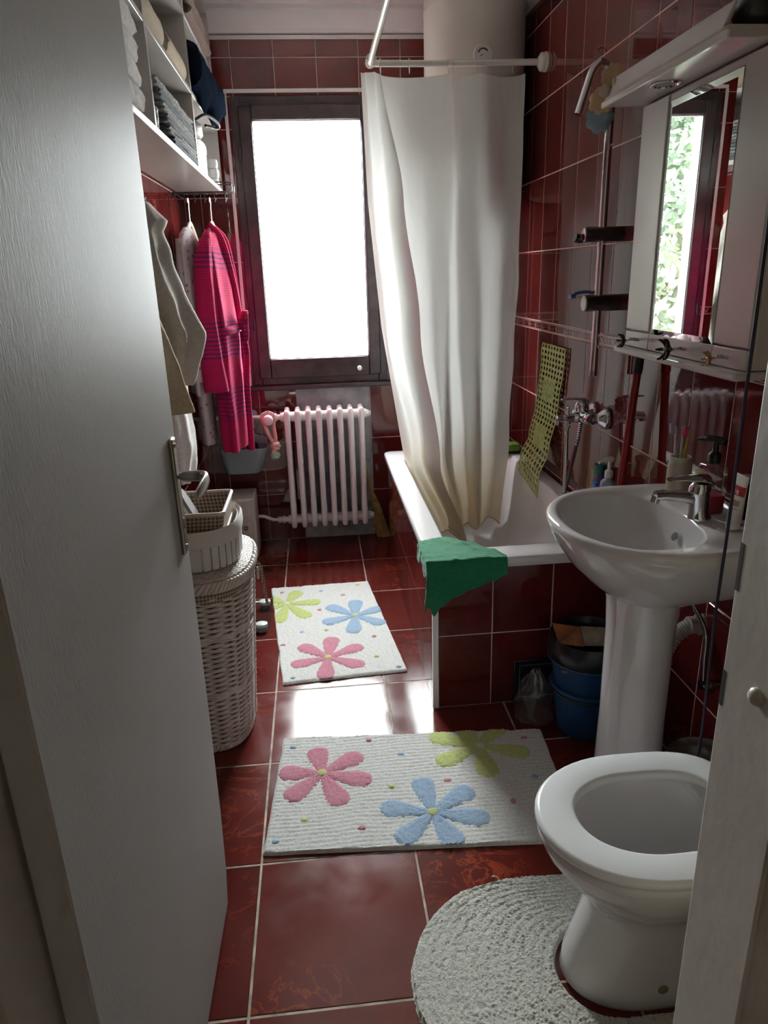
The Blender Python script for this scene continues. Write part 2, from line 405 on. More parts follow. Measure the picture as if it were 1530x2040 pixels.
# ------------------------------------------------------------------ door, hinged on the left jamb and open into the room
dr = thing('door_1', 'white painted flush door standing open', None, (-.31, .64, 0), kind='structure')
edge = [(1.345, .010), (1.372, .09), (1.390, .25), (1.400, .5), (1.405, .9), (1.405, 2.02)]
mb = MB(); poly = [(.640, .010)] + edge + [(.640, 2.02)]
def skew(y): return -.3085 + .0205 * (y - .64) / .765       # visible face X
n = len(poly)
va = [(skew(y), y, z) for y, z in poly]; vb = [(skew(y) - .038, y, z) for y, z in poly]
mb.add(va + vb, [tuple(range(n)), tuple(range(n, 2 * n))[::-1]] + [(i, i + n, (i + 1) % n + n, (i + 1) % n) for i in range(n)])
leaf = mb.build('leaf', m_door, dr, bevel=.003, smooth=20)
# lever handle: escutcheon, lever, keyhole
ye, xe = 1.358, skew(1.358)
hd = MB().box(xe - .001, ye - .017, .915, xe + .008, ye + .017, 1.152).build('escutcheon', m_steel, dr, bevel=.005)
for z in (.93, 1.137): MB().lathe([(.0045, 0), (.0045, .002), (.002, .003)], (xe + .0078, ye, z), 10, axis='x').build('screw', m_steel, hd)
MB().box(xe + .0075, ye - .003, .968, xe + .0088, ye + .003, .99).build('keyhole', M('keyhole_black', (.01, .01, .01), .6), hd)
sec = []
def lever_ring(p, t, wv, hv, w_, h_, n=10):
    return [Vector(p) + Vector(wv) * (w_ * cos(2 * pi * j / n)) + Vector(hv) * (h_ * sin(2 * pi * j / n)) for j in range(n)]
R_ = []
R_.append(lever_ring((xe + .006, ye, 1.075), 0, (0, 1, 0), (0, 0, 1), .011, .011))
R_.append(lever_ring((xe + .03, ye, 1.075), 0, (0, 1, 0), (0, 0, 1), .010, .011))
R_.append(lever_ring((xe + .050, ye - .001, 1.075), 0, (.35, .94, 0), (0, 0, 1), .011, .012))
R_.append(lever_ring((xe + .062, ye - .012, 1.075), 0, (.85, .5, 0), (0, 0, 1), .010, .013))
R_.append(lever_ring((xe + .066, ye - .035, 1.073), 0, (1, .05, 0), (0, 0, 1), .007, .016))
R_.append(lever_ring((xe + .064, ye - .08, 1.070), 0, (1, 0, 0), (0, 0, 1), .006, .0155))
R_.append(lever_ring((xe + .058, ye - .125, 1.066), 0, (1, 0, 0), (0, 0, 1), .004, .012))
MB().rings(R_).build('lever', m_steel, dr, sub=1, label='satin steel lever handle')
# jamb linings and casings
def jamb(name, x, sgn):
    mb = MB()
    mb.box(min(x, x + sgn * .02), .548, 0, max(x, x + sgn * .02), .668, DZ + .02)
    mb.box(min(x + sgn * .004, x + sgn * .07), .534, 0, max(x + sgn * .004, x + sgn * .07), .556, DZ + .06)
    mb.box(min(x + sgn * .006, x + sgn * .06), .659, 0, max(x + sgn * .006, x + sgn * .06), .674, DZ + .06)
    return mb.build(name, m_jamb, kind='structure', bevel=.003)
jamb('trim_7', DX0, -1); jr = jamb('trim_8', DX1, 1)
MB().box(DX0, .548, DZ, DX1, .668, DZ + .02).build('trim_9', m_jamb, kind='structure', bevel=.003)
MB().lathe([(.010, 0), (.0098, -.004), (.007, -.0075), (.002, -.009)], (DX1, .602, 1.005), 18, axis='x').build('screw_cap', m_jamb, jr)
for z0, z1 in ((1.10, 1.155), (.955, 1.0)): MB().box(DX1 - .0006, .6605, z0, DX1 + .004, .6665, z1).build('latch_slot', M('slot_dark', (.015, .018, .015), .7), jr)
MB().box(DX0, .55, -.002, DX1, .668, .004).build('trim_10', m_jamb, kind='structure')
# ------------------------------------------------------------------ outside
m_bounce_ground = M('pale_bounce_ground', (.70, .67, .63), .9, var=.1, vscale=2)  # unseen ground, made pale to bounce daylight up to the ceiling
MB().box(-40, YB + .22, -3.2, 40, 70, -3.0).build('ground_outside', m_bounce_ground, kind='structure')
m_leaf = M('tree_leaves', (.011, .026, .005), .6, var=.6, vscale=1.2)
m_bark = M('tree_bark', (.05, .035, .025), .9, var=.3, bump=.5)
def tree(x, y, r, top, label, seed):
    rnd = random.Random(seed); t = thing('tree', label, 'tree', (x, y, -3.0), group='garden trees outside the window')
    MB().tube([(x, y, -3.0), (x + .1, y, -1.5), (x - .05, y + .1, 0), (x, y, top - r)], [.16, .13, .10, .04], 10).build('trunk', m_bark, t)
    mb = MB()
    for k in range(9000):
        a = rnd.random() * 2 * pi; u = rnd.uniform(-1, 1); q = sqrt(1 - u * u); rr = r * rnd.uniform(.55, 1.0) * (1 + .25 * nz(cos(a) * q * 2, sin(a) * q * 2, u * 2 + seed))
        c = Vector((x + rr * cos(a) * q, y + rr * sin(a) * q, top - r * 1.5 + u * rr * 1.5)); d = Vector((rnd.gauss(0, 1), rnd.gauss(0, 1), rnd.gauss(0, 1))).normalized(); e = d.orthogonal().normalized(); L = rnd.uniform(.05, .10)
        mb.add([c - d * L, c + e * L * .5, c + d * L, c - e * L * .5], [(0, 1, 2, 3)])
    mb.build('foliage', m_leaf, t, smooth=0)
tree(-3.0, 9.0, 1.7, 4.2, 'leafy garden tree outside, nearest to the house wall', 1)
tree(-5.2, 15.0, 2.2, 5.5, 'larger leafy garden tree outside, behind the nearer one', 2)
tree(-7.6, 10.0, 1.9, 4.0, 'leafy garden tree outside, farthest to the left', 3)
# ------------------------------------------------------------------ bathtub and its tiled skirt
def rrect(cx, cy, hx, hy, r, z, k=7):
    out = []
    for q, (sx, sy) in enumerate(((1, 1), (-1, 1), (-1, -1), (1, -1))):
        for i in range(k + 1):
            a = q * pi / 2 + i / k * pi / 2
            out.append((cx + sx * (hx - r) + r * cos(a), cy + sy * (hy - r) + r * sin(a), z))
    return out
sk = MB().box(.337 + G, 2.082 + G, 0, XR - .004, 2.13, .521).box(.337 + G, 2.13, 0, .375, 3.555, .521).build('wall_bath_skirt', m_grout, base=(.68, 2.8, 0), kind='structure')
lay(sk, (0, 2.082, 0), (1, 0, 0), (0, 0, 1), [.352, .535, .738, .938, 1.016], [0, .277, .520], m_tile)
lay(sk, (.337, 0, 0), (0, -1, 0), (0, 0, 1), [-y for y in cols(2.10, 3.555, 2.545, .2)][::-1], [0, .262, .520], m_tile)
MB().box(.333, 2.078, 0, .3525, 2.100, .522).build('corner_strip', m_white_trim, sk, bevel=.003)
ap = MB().box(.614, 2.075, .004, .800, 2.0825, .166).build('access_panel', M('dark_access_panel', (.012, .018, .026), .12), sk, bevel=.002)
mb = MB(); frame_ring(mb, .632, .022, .782, .148, .0025, .0025, .0025, .0025, 2.0735, 2.0755); mb.build('panel_rim', M('panel_rim_grey', (.10, .11, .12), .3), ap)
cx, cy = .669, 2.823
hx, hy = .349, .757
tb = thing('bathtub', 'white enamel bathtub set in red tiled skirt', 'bathtub', (cx, cy, .05))
rg = [rrect(cx, cy, hx - .004, hy - .004, .03, .522), rrect(cx, cy, hx, hy, .032, .527), rrect(cx, cy, hx, hy, .032, .547), rrect(cx, cy, hx - .004, hy - .004, .03, .5535), rrect(cx, cy, hx - .012, hy - .012, .03, .556)]
icx, icy, ihx, ihy = .676, 2.83, .278, .665
for dx, dy, z, r, sh in ((0, 0, .556, .13, 0), (.006, .006, .553, .13, 0), (.014, .016, .538, .13, 0), (.022, .04, .46, .13, 0), (.032, .07, .34, .14, 0), (.042, .10, .24, .15, 0), (.06, .14, .178, .15, 0), (.09, .19, .155, .14, 0), (.16, .33, .150, .10, 0), (.25, .60, .149, .015, 0)):
    rg.append(rrect(icx, icy + sh, ihx - dx, ihy - dy, min(r, ihx - dx - .001), z))
MB().rings(rg, True, False, True).build('shell', m_porc, tb, smooth=60)
MB().lathe([(.026, 0), (.026, .003), (.018, .004), (.004, .002)], (.69, 2.33, .1505), 20).build('drain', m_chrome, tb)
MB().lathe([(.028, 0), (.028, -.006), (.014, -.009), (.003, -.009)], (.69, 2.205, .42), 20, axis='y').build('overflow_cap', m_chrome, tb)

# ------------------------------------------------------------------ shower curtain, rail, rings
ZR = 2.243; YRL = 3.28; XRL = .285
rl = thing('curtain_rail', 'white L-shaped shower curtain rail fixed to the red tiled wall', 'curtain rail', (.65, YRL, ZR))
m_rail = M('white_enamelled_tube', (.74, .72, .66), .25, var=.05)
MB().tube([(XRL, YRL, ZR), (.55, YRL, ZR - .002), (1.0, YRL, ZR + .002)], .0125, 14).build('rod', m_rail, rl)
MB().tube([(XRL, YRL, ZR), (XRL, 2.6, ZR + .001), (XRL, 1.75, ZR + .003)], .0125, 14).build('rod', m_rail, rl)
MB().tube([(XRL, 1.78, ZR), (XRL, 1.78, ZC)], .009, 10).build('ceiling_hanger', m_rail, rl)
MB().tube([(XRL, 2.435, ZR + .001), (XRL, 2.40, ZR + .001)], .0145, 14).build('coupling', m_steel, rl)
MB().lathe([(.016, -.006), (.021, 0), (.016, .006)], (XRL, YRL, ZR), 16, axis='y').build('elbow', m_rail, rl, sub=1)
MB().lathe([(.014, 0), (.022, .004), (.034, .012), (.036, .022), (.031, .026), (.037, .030), (.037, .038)], (.981, YRL, ZR + .002), 24, axis='x').build('wall_flange', m_rail, rl)
KEY = [(3.25, (.244, .256, .298, .385, .524)), (3.19, (.263, .279, .320, .415, .558)), (3.24, (.299, .338, .387, .475, .608)), (3.06, (.327, .394, .447, .530, .655)), (3.26, (.318, .365, .410, .480, .600)),
       (3.33, (.446, .494, .529, .584, .647)), (3.255, (.606, .618, .601, .591, .675)), (3.34, (.638, .650, .661, .696, .725)), (3.26, (.741, .748, .749, .741, .751)), (3.335, (.848, .857, .856, .837, .819)), (3.28, (.929, .929, .921, .902, .869))]
YTOP = [3.25, 3.20, 3.24, 3.235, 3.28, 3.29, 3.275, 3.29, 3.275, 3.29, 3.28]
LEV = [2.205, 1.725, 1.205, .62, .215]
def curtain(u, v):
    # u along the width, v from top to bottom
    z = lerp(2.205, .225, v)
    K = len(KEY) - 1; s = u * K; i = min(int(s), K - 1); t = s - i
    def cp_(k):
        k = max(0, min(K, k)); xs = KEY[k][1]
        x = sm([-2.205, -1.725, -1.205, -.62, -.215], xs, -z) if k else pl([-2.205, -1.725, -1.205, -.62, -.215], xs, -z)
        f = min(1, v * 2.5); y = lerp(YTOP[k], KEY[k][0], f); return Vector((x, y, 0))
    a, b, c, d = cp_(i - 1), cp_(i), cp_(i + 1), cp_(i + 2)
    p = .5 * ((2 * b) + (c - a) * t + (2 * a - 5 * b + 4 * c - d) * t * t + (3 * b - a - 3 * c + d) * t ** 3)
    w_ = .007 * nz(u * 9, z * 1.4, 1) + .0025 * nz(u * 22, z * 3, 4) + .0012 * nz(u * 50, z * 16, 8)
    edge_ = .012 * nz(z * 4, 9) if u > .97 else 0
    zz = z - (.05 * nz(u * 6, 2)) * max(0, v - .7) / .3 + (-.012 * abs(sin(u * pi * 5)) if v < .02 else 0)
    return (p.x + edge_, p.y + w_, zz)
def curtain_mat():
    t = NT('white_translucent_curtain'); t.n.remove(t.b)
    tc = t.node('ShaderNodeTexCoord'); sp = t.node('ShaderNodeSeparateXYZ'); t.link(tc.outputs['Object'], sp.inputs[0])
    n = t.noise(4, 4); a = t.node('ShaderNodeMath', operation='MULTIPLY_ADD'); t.link(n.outputs['Fac'], a.inputs[0]); a.inputs[1].default_value = -.35; t.link(sp.outputs['Z'], a.inputs[2])
    c = t.ramp(a.outputs[0], [(.0, (.74, .63, .47)), (.12, (.76, .69, .58)), (.28, (.74, .71, .67)), (.45, (.75, .74, .72))])
    d = t.node('ShaderNodeBsdfDiffuse'); tl = t.node('ShaderNodeBsdfTranslucent'); gl = t.node('ShaderNodeBsdfGlossy'); gl.inputs['Roughness'].default_value = .45
    bn = t.node('ShaderNodeBump'); bn.inputs['Strength'].default_value = .25; bn.inputs['Distance'].default_value = .003; t.link(t.noise(70, 3).outputs['Fac'], bn.inputs['Height'])
    for q in (d, tl): t.link(c, q.inputs['Color'])
    t.link(bn.outputs[0], d.inputs['Normal'])
    m1 = t.node('ShaderNodeMixShader'); m1.inputs[0].default_value = .30; t.link(d.outputs[0], m1.inputs[1]); t.link(tl.outputs[0], m1.inputs[2])
    m2 = t.node('ShaderNodeMixShader'); m2.inputs[0].default_value = .04; t.link(m1.outputs[0], m2.inputs[1]); t.link(gl.outputs[0], m2.inputs[2])
    t.link(m2.outputs[0], t.out.inputs[0]); return t.m
m_curt = curtain_mat()
cu = thing('shower_curtain', 'white translucent shower curtain hanging into the bathtub', 'curtain', (.6, 3.25, .22))
MB().grid(curtain, 180, 110).build('cloth', m_curt, cu, smooth=180)
mb = MB(); hem = [Vector(curtain(i / 120, 1)) for i in range(121)]; mb.tube(hem, .0035, 6); mb.build('hem', M('stained_hem', (.62, .44, .24), .7), cu)
for u in (.02, .14, .30, .50, .60, .635, .78, .93):
    p = curtain(u, 0.006); x = p[0]; mb = MB()
    if u < .25: c_ = Vector((XRL, min(p[1], 3.255), ZR)); pts = [c_ + Vector((.02 * sin(a), 0, .022 * cos(a) - .004)) for a in [i / 16 * 2 * pi for i in range(16)]]
    else: c_ = Vector((x, YRL, ZR)); pts = [c_ + Vector((.004 * sin(a), .02 * sin(a), .027 * cos(a) - .010)) for a in [i / 16 * 2 * pi for i in range(16)]]
    mb.tube(pts, .0016, 6, closed=True); mb.build('ring', m_rail, cu)

# ------------------------------------------------------------------ water heater
m_boil = M('white_enamel_heater', (.66, .62, .57), .35, var=.03)
bo = thing('water_heater', 'round white electric water heater above the shower curtain', 'water heater', (.775, 3.565, 1.75))
pr = [(.02, 1.742), (.19, 1.745), (.215, 1.76), (.222, 1.80), (.222, 2.495), (.2235, 2.499), (.2235, 2.503), (.222, 2.507), (.221, 2.545), (.212, 2.565), (.19, 2.578), (.02, 2.582)]
MB().lathe(pr, (.775, 3.565, 0), 64).build('tank', m_boil, bo, smooth=50)
g_ = MB().lathe([(.040, .012), (.040, 0), (.037, -.005), (.034, -.005), (.032, -.002), (.003, -.002)], (.765, 3.341, 2.288), 28, axis='y').build('thermometer', m_white_trim, bo)
mb = MB(); mb.tube([(.765 + .022 * cos(a), 3.3375, 2.288 + .022 * sin(a)) for a in [radians(160 - i * 14) for i in range(10)]], .0032, 6); mb.build('scale_arc', M('gauge_grey', (.05, .05, .05), .5), g_)
mb = MB(); mb.tube([(.765, 3.337, 2.288), (.752, 3.337, 2.282)], .0015, 6); mb.build('needle', M('gauge_red', (.3, .02, .02), .5), g_)
MB().box(.80, 3.77, 1.95, .88, YB - .001, 2.0).build('bracket', m_boil, bo)
for k, dx in enumerate((-.05, .05)): MB().tube([(.775 + dx, 3.565, 1.75), (.775 + dx, 3.565, 1.66), (.775 + dx, 3.66, 1.60), (.775 + dx, YB - .001, 1.60)], .009, 10).build('pipe', m_chrome, bo)

# ------------------------------------------------------------------ radiator under the window
m_rad = M('white_radiator_enamel', (.80, .74, .75), .28, var=.04, bump=.1, bscale=25)
ra = thing('radiator', 'white cast iron radiator below the window', 'radiator', (.02, 3.72, .12))
NS = 8; X0 = -.172; DXs = .0555
def rad_section(xc):
    mb = MB()
    for yc in (3.672, 3.758):
        rings = []
        for z, wx, wy in ((.128, .009, .010), (.134, .0175, .022), (.16, .0205, .030), (.20, .0182, .027), (.70, .0182, .027), (.745, .0205, .030), (.772, .0175, .022), (.780, .008, .010)):
            ring = []
            for j in range(16):
                a = 2 * pi * j / 16; g = 1 - (.16 if abs(cos(a)) > .85 or abs(sin(a)) > .96 else 0)
                ring.append((xc + wx * cos(a) * g, yc + wy * sin(a) * (1.0 if abs(sin(a)) < .9 else .92), z))
            rings.append(ring)
        mb.rings(rings)
    return mb
for k in range(NS):
    o = rad_section(X0 + k * DXs).build('section', m_rad, ra, smooth=60, sub=1)
for z in (.165, .735):
    mb = MB(); pts = []
    xs = [X0 - .035]; rr = [.022]
    for k in range(NS):
        x = X0 + k * DXs; xs += [x - .02, x, x + .02]; rr += [.026, .031, .026]
    xs.append(X0 + (NS - 1) * DXs + .03); rr.append(.022)
    mb.lathe([(r, x) for x, r in zip(xs, rr)], (0, 3.715, z), 20, axis='x'); mb.build('header', m_rad, ra, smooth=60)
    e = MB().lathe([(.020, 0), (.020, .012), (.014, .014), (.014, .022)], (X0 + (NS - 1) * DXs + .03, 3.715, z), 6, axis='x').build('end_plug', m_rad, ra, smooth=0)
zt = .735
MB().tube([(XL + .001, 3.715, zt + .012), (-.45, 3.715, zt + .008), (-.285, 3.715, zt + .004)], .0095, 12).build('supply_pipe', m_rad, ra)
v = MB().lathe([(.012, -.285), (.018, -.280), (.018, -.262), (.013, -.258), (.013, -.24), (.021, -.238), (.021, -.226), (.015, -.224), (.015, -.205)], (0, 3.715, zt), 12, axis='x').build('valve', m_rad, ra)
MB().lathe([(.012, 0), (.012, -.03), (.024, -.035), (.027, -.05), (.027, -.066), (.020, -.074), (.004, -.076)], (-.268, 3.70, zt), 18, axis='y').build('valve_head', m_rad, v, smooth=50)
zb = .165
MB().tube([(XL + .001, 3.76, zb + .02), (-.40, 3.76, zb + .015), (-.34, 3.755, zb + .012), (-.29, 3.735, zb - .004), (-.255, 3.718, zb)], .0095, 12).build('return_pipe', m_rad, ra)
MB().lathe([(.011, -.265), (.018, -.262), (.018, -.245), (.013, -.24), (.021, -.236), (.021, -.222), (.015, -.22), (.015, -.205)], (0, 3.715, zb), 10, axis='x').build('lockshield', m_rad, ra)
for x in (-.10, .14): MB().box(x - .01, 3.74, .70, x + .01, YB - .001, .715).build('wall_bracket', m_rad, ra)

# ------------------------------------------------------------------ washbasin on a pedestal
SCX, SCY = .80, 1.55
def sink_out(s, z, back=1.017, sy=None):
    out = []
    for j in range(72):
        a = 2 * pi * j / 72; c, sn = cos(a), sin(a)
        if c < 0: x = SCX + .258 * s * -abs(c) ** .92; y = SCY + .262 * (sy or s) * (abs(sn) ** .92) * (1 if sn > 0 else -1)
        else: x = SCX + (back - SCX) * abs(c) ** .35; y = SCY + .262 * (sy or s) * (abs(sn) ** .55) * (1 if sn > 0 else -1)
        out.append((x, y, z))
    return out
def sink_in(s, z, cxo=.735, hx=.165, hy=.205):
    out = []
    for j in range(72):
        a = 2 * pi * j / 72; c, sn = cos(a), sin(a)
        hxx = hx if c < 0 else hx * .86
        x = cxo + hxx * s * (abs(c) ** (.92 if c < 0 else .7)) * (1 if c > 0 else -1); y = SCY + hy * s * (abs(sn) ** .9) * (1 if sn > 0 else -1)
        out.append((x, y, z))
    return out
si = thing('washbasin', 'white ceramic pedestal washbasin against the red tiled wall', 'washbasin', (SCX, SCY, 0))
rg = [sink_in(.35, .655, .80, .22, .22), sink_in(.52, .675, .79, .22, .24), sink_out(.62, .705, 1.0), sink_out(.80, .752, 1.012), sink_out(.925, .80), sink_out(.985, .832), sink_out(1.0, .846), sink_out(.998, .856), sink_out(.975, .862), sink_out(.93, .863)]
rg += [sink_in(1.0, .858), sink_in(.975, .848), sink_in(.93, .822), sink_in(.82, .775), sink_in(.62, .735), sink_in(.38, .715), sink_in(.10, .708)]
MB().rings(rg).build('basin', m_porc, si, smooth=70)
pd = []
for z, hx_, hy_ in ((0.001, .100, .108), (.02, .098, .105), (.06, .088, .094), (.30, .082, .088), (.55, .083, .090), (.64, .088, .095), (.69, .10, .11)):
    pd.append([(.785 + hx_ * cos(2 * pi * j / 40), SCY + hy_ * sin(2 * pi * j / 40), z) for j in range(40)])
MB().rings(pd).build('pedestal', m_porc, si, smooth=60)
MB().lathe([(.013, 0), (.013, .0025), (.0108, .003), (.0108, .001)], (.853, SCY, .803), 18, ex=1, ey=.8, frame=((0, 1, 0), (.5, 0, .87), (-.87, 0, .5))).build('overflow_ring', m_chrome, si)
MB().lathe([(.0108, 0), (.0108, .0032)], (.853, SCY, .803), 14, frame=((0, 1, 0), (.5, 0, .87), (-.87, 0, .5))).build('overflow_hole', M('hole_dark', (.02, .02, .02), .6), si)
MB().lathe([(.022, 0), (.022, .003), (.015, .004), (.003, .003)], (.735, SCY, .7085), 18).build('drain', m_chrome, si)
# basin mixer tap
tp = thing('basin_tap', 'chrome single-lever mixer tap on the washbasin', 'tap', (.885, 1.515, .862))
ty = 1.515; tx = .888
MB().rings([[(tx + dx + r * cos(2 * pi * j / 20), ty + r * sin(2 * pi * j / 20), z) for j in range(20)] for dx, r, z in ((0, .027, .862), (0, .027, .868), (-.002, .0235, .873), (-.006, .0225, .90), (-.008, .024, .925), (-.006, .0245, .942), (-.004, .020, .950))]).build('body', m_chrome, tp, smooth=50)
sp_ = [(tx - .012, ty, .912), (tx - .05, ty, .920), (tx - .09, ty, .925), (tx - .115, ty, .924)]
MB().tube(sp_, [.017, .0145, .0130, .0125], 14).build('spout', m_chrome, tp)
MB().tube([(tx - .112, ty, .922), (tx - .116, ty, .908)], .0115, 14).build('aerator', m_chrome, tp)
lv = []
for x_, z_, w_, h_ in ((tx + .022, .945, .012, .006), (tx + .01, .958, .022, .012), (tx - .015, .962, .021, .010), (tx - .05, .964, .016, .006), (tx - .085, .962, .012, .0035)):
    lv.append([(x_, ty + w_ * cos(2 * pi * j / 14), z_ + h_ * sin(2 * pi * j / 14)) for j in range(14)])
MB().rings(lv).build('lever', m_chrome, tp, smooth=60)

# ------------------------------------------------------------------ toilet
TY = 1.08
def egg(xf, xb, hw, z, cxo=.60, n=56, pw=1.0):
    out = []
    for j in range(n):
        a = 2 * pi * j / n; c, s = cos(a), sin(a)
        x = cxo + ((xb - cxo) * abs(c) ** .55 if c > 0 else -(cxo - xf) * abs(c) ** .95)
        y = TY + hw * (abs(s) ** (.75 if c > 0 else .95)) * (1 if s > 0 else -1)
        out.append((x, y, z * .968))
    return out
to = thing('toilet', 'white ceramic toilet with the seat down beside the doorway', 'toilet', (.62, TY, 0))
rg = [egg(.452, .90, .098, 0.0), egg(.446, .90, .102, .012), egg(.450, .90, .100, .05), egg(.470, .90, .093, .12), egg(.492, .90, .090, .19), egg(.500, .90, .094, .235), egg(.470, .90, .125, .27), egg(.425, .90, .150, .315), egg(.395, .90, .166, .36), egg(.384, .90, .172, .388), egg(.384, .90, .172, .398), egg(.392, .895, .167, .405)]
rg += [egg(.43, .80, .125, .405), egg(.435, .79, .120, .392), egg(.445, .765, .112, .34), egg(.462, .75, .102, .27), egg(.50, .72, .080, .20), egg(.54, .69, .05, .165), egg(.58, .66, .02, .155)]
MB().rings(rg, True, True, True).build('bowl', m_porc, to, smooth=60)
wat = MB().add(egg(.505, .715, .077, .195), [tuple(range(56))]).build('water', glass_mat('toilet_water', (.82, .88, .86)), to)
m_seat = M('white_plastic_seat', (.78, .79, .80), .18)
so = [egg(.386, .825, .172, .408), egg(.379, .830, .177, .415), egg(.379, .830, .177, .424), egg(.384, .828, .173, .4298), egg(.389, .824, .168, .4312)]
sn_ = [egg(.449, .777, .115, .4312, .60), egg(.454, .773, .110, .4298, .60), egg(.459, .77, .106, .425), egg(.459, .77, .106, .412), egg(.452, .775, .112, .408)]
MB().rings(so + sn_, True, False, False, loop=True).build('seat', m_seat, to, smooth=50)
for dy in (-.07, .07): MB().tube([(.835, TY + dy - .02, .406), (.835, TY + dy + .02, .406)], .011, 12).build('hinge', m_seat, to)
MB().lathe([(.012, .0), (.012, -.006), (.006, -.010), (.001, -.011)], (.62, TY - .0925, .055), 14, axis='y').build('bolt_cap', M('rusty_bolt_cap', (.25, .17, .10), .6), to)
ci = MB().box(.862, TY - .185, .405, 1.012, TY + .105, .76).build('cistern', m_porc, to, bevel=.02, seg=4)
MB().box(.856, TY - .190, .76, 1.014, TY + .110, .785).build('cistern_lid', m_porc, ci, bevel=.008)

# ------------------------------------------------------------------ mirror cabinet
mc = thing('mirror_cabinet', 'white mirrored bathroom cabinet with a downlight canopy above the washbasin', 'cabinet', (.95, 1.705, 1.2))
CX, CY0, CY1 = .885, 1.405, 2.005
MB().box(CX + .016, CY0, 1.222, XR - .001, CY1, 1.835).build('body', m_laminate, mc, bevel=.002)
MB().box(CX + .001, 1.862, 1.268, CX + .016, CY1, 1.828).build('door', m_laminate, mc, bevel=.003)
MB().box(CX + .001, CY0, 1.268, CX + .016, 1.540, 1.828).build('door', m_laminate, mc, bevel=.003)
mdoor = MB().box(CX + .004, 1.544, 1.268, CX + .016, 1.858, 1.828).build('mirror_door', m_laminate, mc, bevel=.002)
m_mirror = M('silvered_mirror', (.80, .84, .82), .004, metal=1)
xm = CX + .0035; bv = .016
a0, a1, z0, z1 = 1.546, 1.856, 1.262, 1.812
mb = MB(); mb.add([(xm, a0, z0), (xm, a1, z0), (xm, a1, z1), (xm, a0, z1), (xm - .0025, a0 + bv, z0 + bv), (xm - .0025, a1 - bv, z0 + bv), (xm - .0025, a1 - bv, z1 - bv), (xm - .0025, a0 + bv, z1 - bv)],
                  [(4, 7, 6, 5), (0, 4, 5, 1), (1, 5, 6, 2), (2, 6, 7, 3), (3, 7, 4, 0)])
MB().box(xm - .0002, a0, z0, xm + .003, a1, z1).build('mirror_back', M('mirror_edge_green', (.02, .05, .035), .2), mdoor)
mb.build('mirror', m_mirror, mdoor, smooth=0, label='bevelled mirror')
for ya, yb in ((1.860, CY1), (1.542, 1.860), (CY0, 1.542)):
    MB().box(CX + .001, ya + .001, 1.222, CX + .016, yb - .001, 1.264).build('drawer_front', m_laminate, mc, bevel=.002)
for y in (1.915, 1.655, 1.475):
    MB().tube(spline([(CX + .002, y, 1.243), (CX - .022, y + .002, 1.247), (CX - .032, y + .006, 1.243)], 5), [.004] * 10 + [.006], 8).build('pull', m_chrome, mc)
MB().box(.857, CY0 - .008, 1.203, XR - .001, CY1 + .012, 1.221).build('shelf', m_laminate, mc, bevel=.005)
mb = MB().box(.795, 1.458, 1.836, XR - .001, 2.045, 1.858)
cn = mb.build('canopy', m_laminate, mc, bevel=.003)
MB().box(.789, 1.450, 1.833, .797, 2.048, 1.848).build('canopy_lip', M('polished_lip', (.75, .73, .68), .08), mc, bevel=.002)
mb = MB().prism([(.803, 1.857), (.812, 1.857), (.830, 1.905), (.822, 1.907)], 1, 1.492, 2.040); mb.build('fascia', m_laminate, mc, bevel=.002)
MB().box(.812, 2.028, 1.857, XR - .001, 2.040, 1.9).build('end_cheek', m_laminate, mc, bevel=.002)
dl = MB().lathe([(.038, .0), (.038, -.003), (.030, -.004), (.026, .004), (.024, .006)], (.845, 1.80, 1.8365), 28, cap0=False, cap1=False).build('downlight_ring', m_chrome, mc)
MB().lathe([(.025, .004), (.018, .0005), (.004, .0)], (.845, 1.80, 1.8325), 20).build('bulb', M('downlight_lens', (.25, .25, .25), .1), dl)
# ------------------------------------------------------------------ cloth materials
def terry(name, c, var=.12, b=.9, sc=260, sheen=.05):
    t = NT(name); t.set(Roughness=.95); t.b.inputs['Specular IOR Level'].default_value = .1; t.b.inputs['Sheen Weight'].default_value = sheen
    k = col(c); n = t.noise(sc * .35, 3); t.color(t.ramp(n.outputs['Fac'], [(.3, tuple(x * (1 - var) for x in k[:3])), (.7, tuple(min(1, x * (1 + var)) for x in k[:3]))]))
    t.bump(t.noise(sc, 4, .7).outputs['Fac'], b, .004); return t.m
m_towel_grey = terry('grey_terry', (.115, .12, .135)); m_towel_mottle = terry('grey_beige_terry', (.25, .24, .225), .6)
m_beige = terry('beige_terry', (.45, .37, .28)); m_navy = terry('navy_terry', (.0045, .007, .013), sheen=0); m_navy.node_tree.nodes['Principled BSDF'].inputs['Specular IOR Level'].default_value = 0; m_brown = terry('brown_terry', (.13, .09, .075))
m_white_t = terry('white_terry', (.66, .62, .60)); m_greige = terry('greige_terry', (.40, .365, .32), .10); m_tan = terry('tan_terry', (.38, .29, .19))
# ------------------------------------------------------------------ wall shelf unit
sx0, sx1 = XL + .001, -.40
sh = thing('shelf_unit', 'white laminate shelf unit of open bays mounted high on the left wall', 'shelf', (-.5, 2.75, 1.82))
def board(n, *a): return MB().box(*a).build(n, m_laminate, sh, bevel=.0015)
board('bottom_board', sx0, 1.62, 1.820, sx1, 3.79, 1.838); board('top_board', sx0, 1.62, 2.565, sx1, 3.79, 2.583)
for y in (1.62, 2.228, 3.012, 3.772): board('upright', sx0, y, 1.838, sx1 - .002, y + .018, 2.565)
for y0_, y1_ in ((1.638, 2.228), (2.246, 3.012), (3.03, 3.772)):
    for z in (2.085, 2.335): board('inner_shelf', sx0, y0_, z, sx1 - .003, y1_, z + .016)
board('back_board', sx0, 1.638, 1.838, sx0 + .004, 3.772, 2.565)
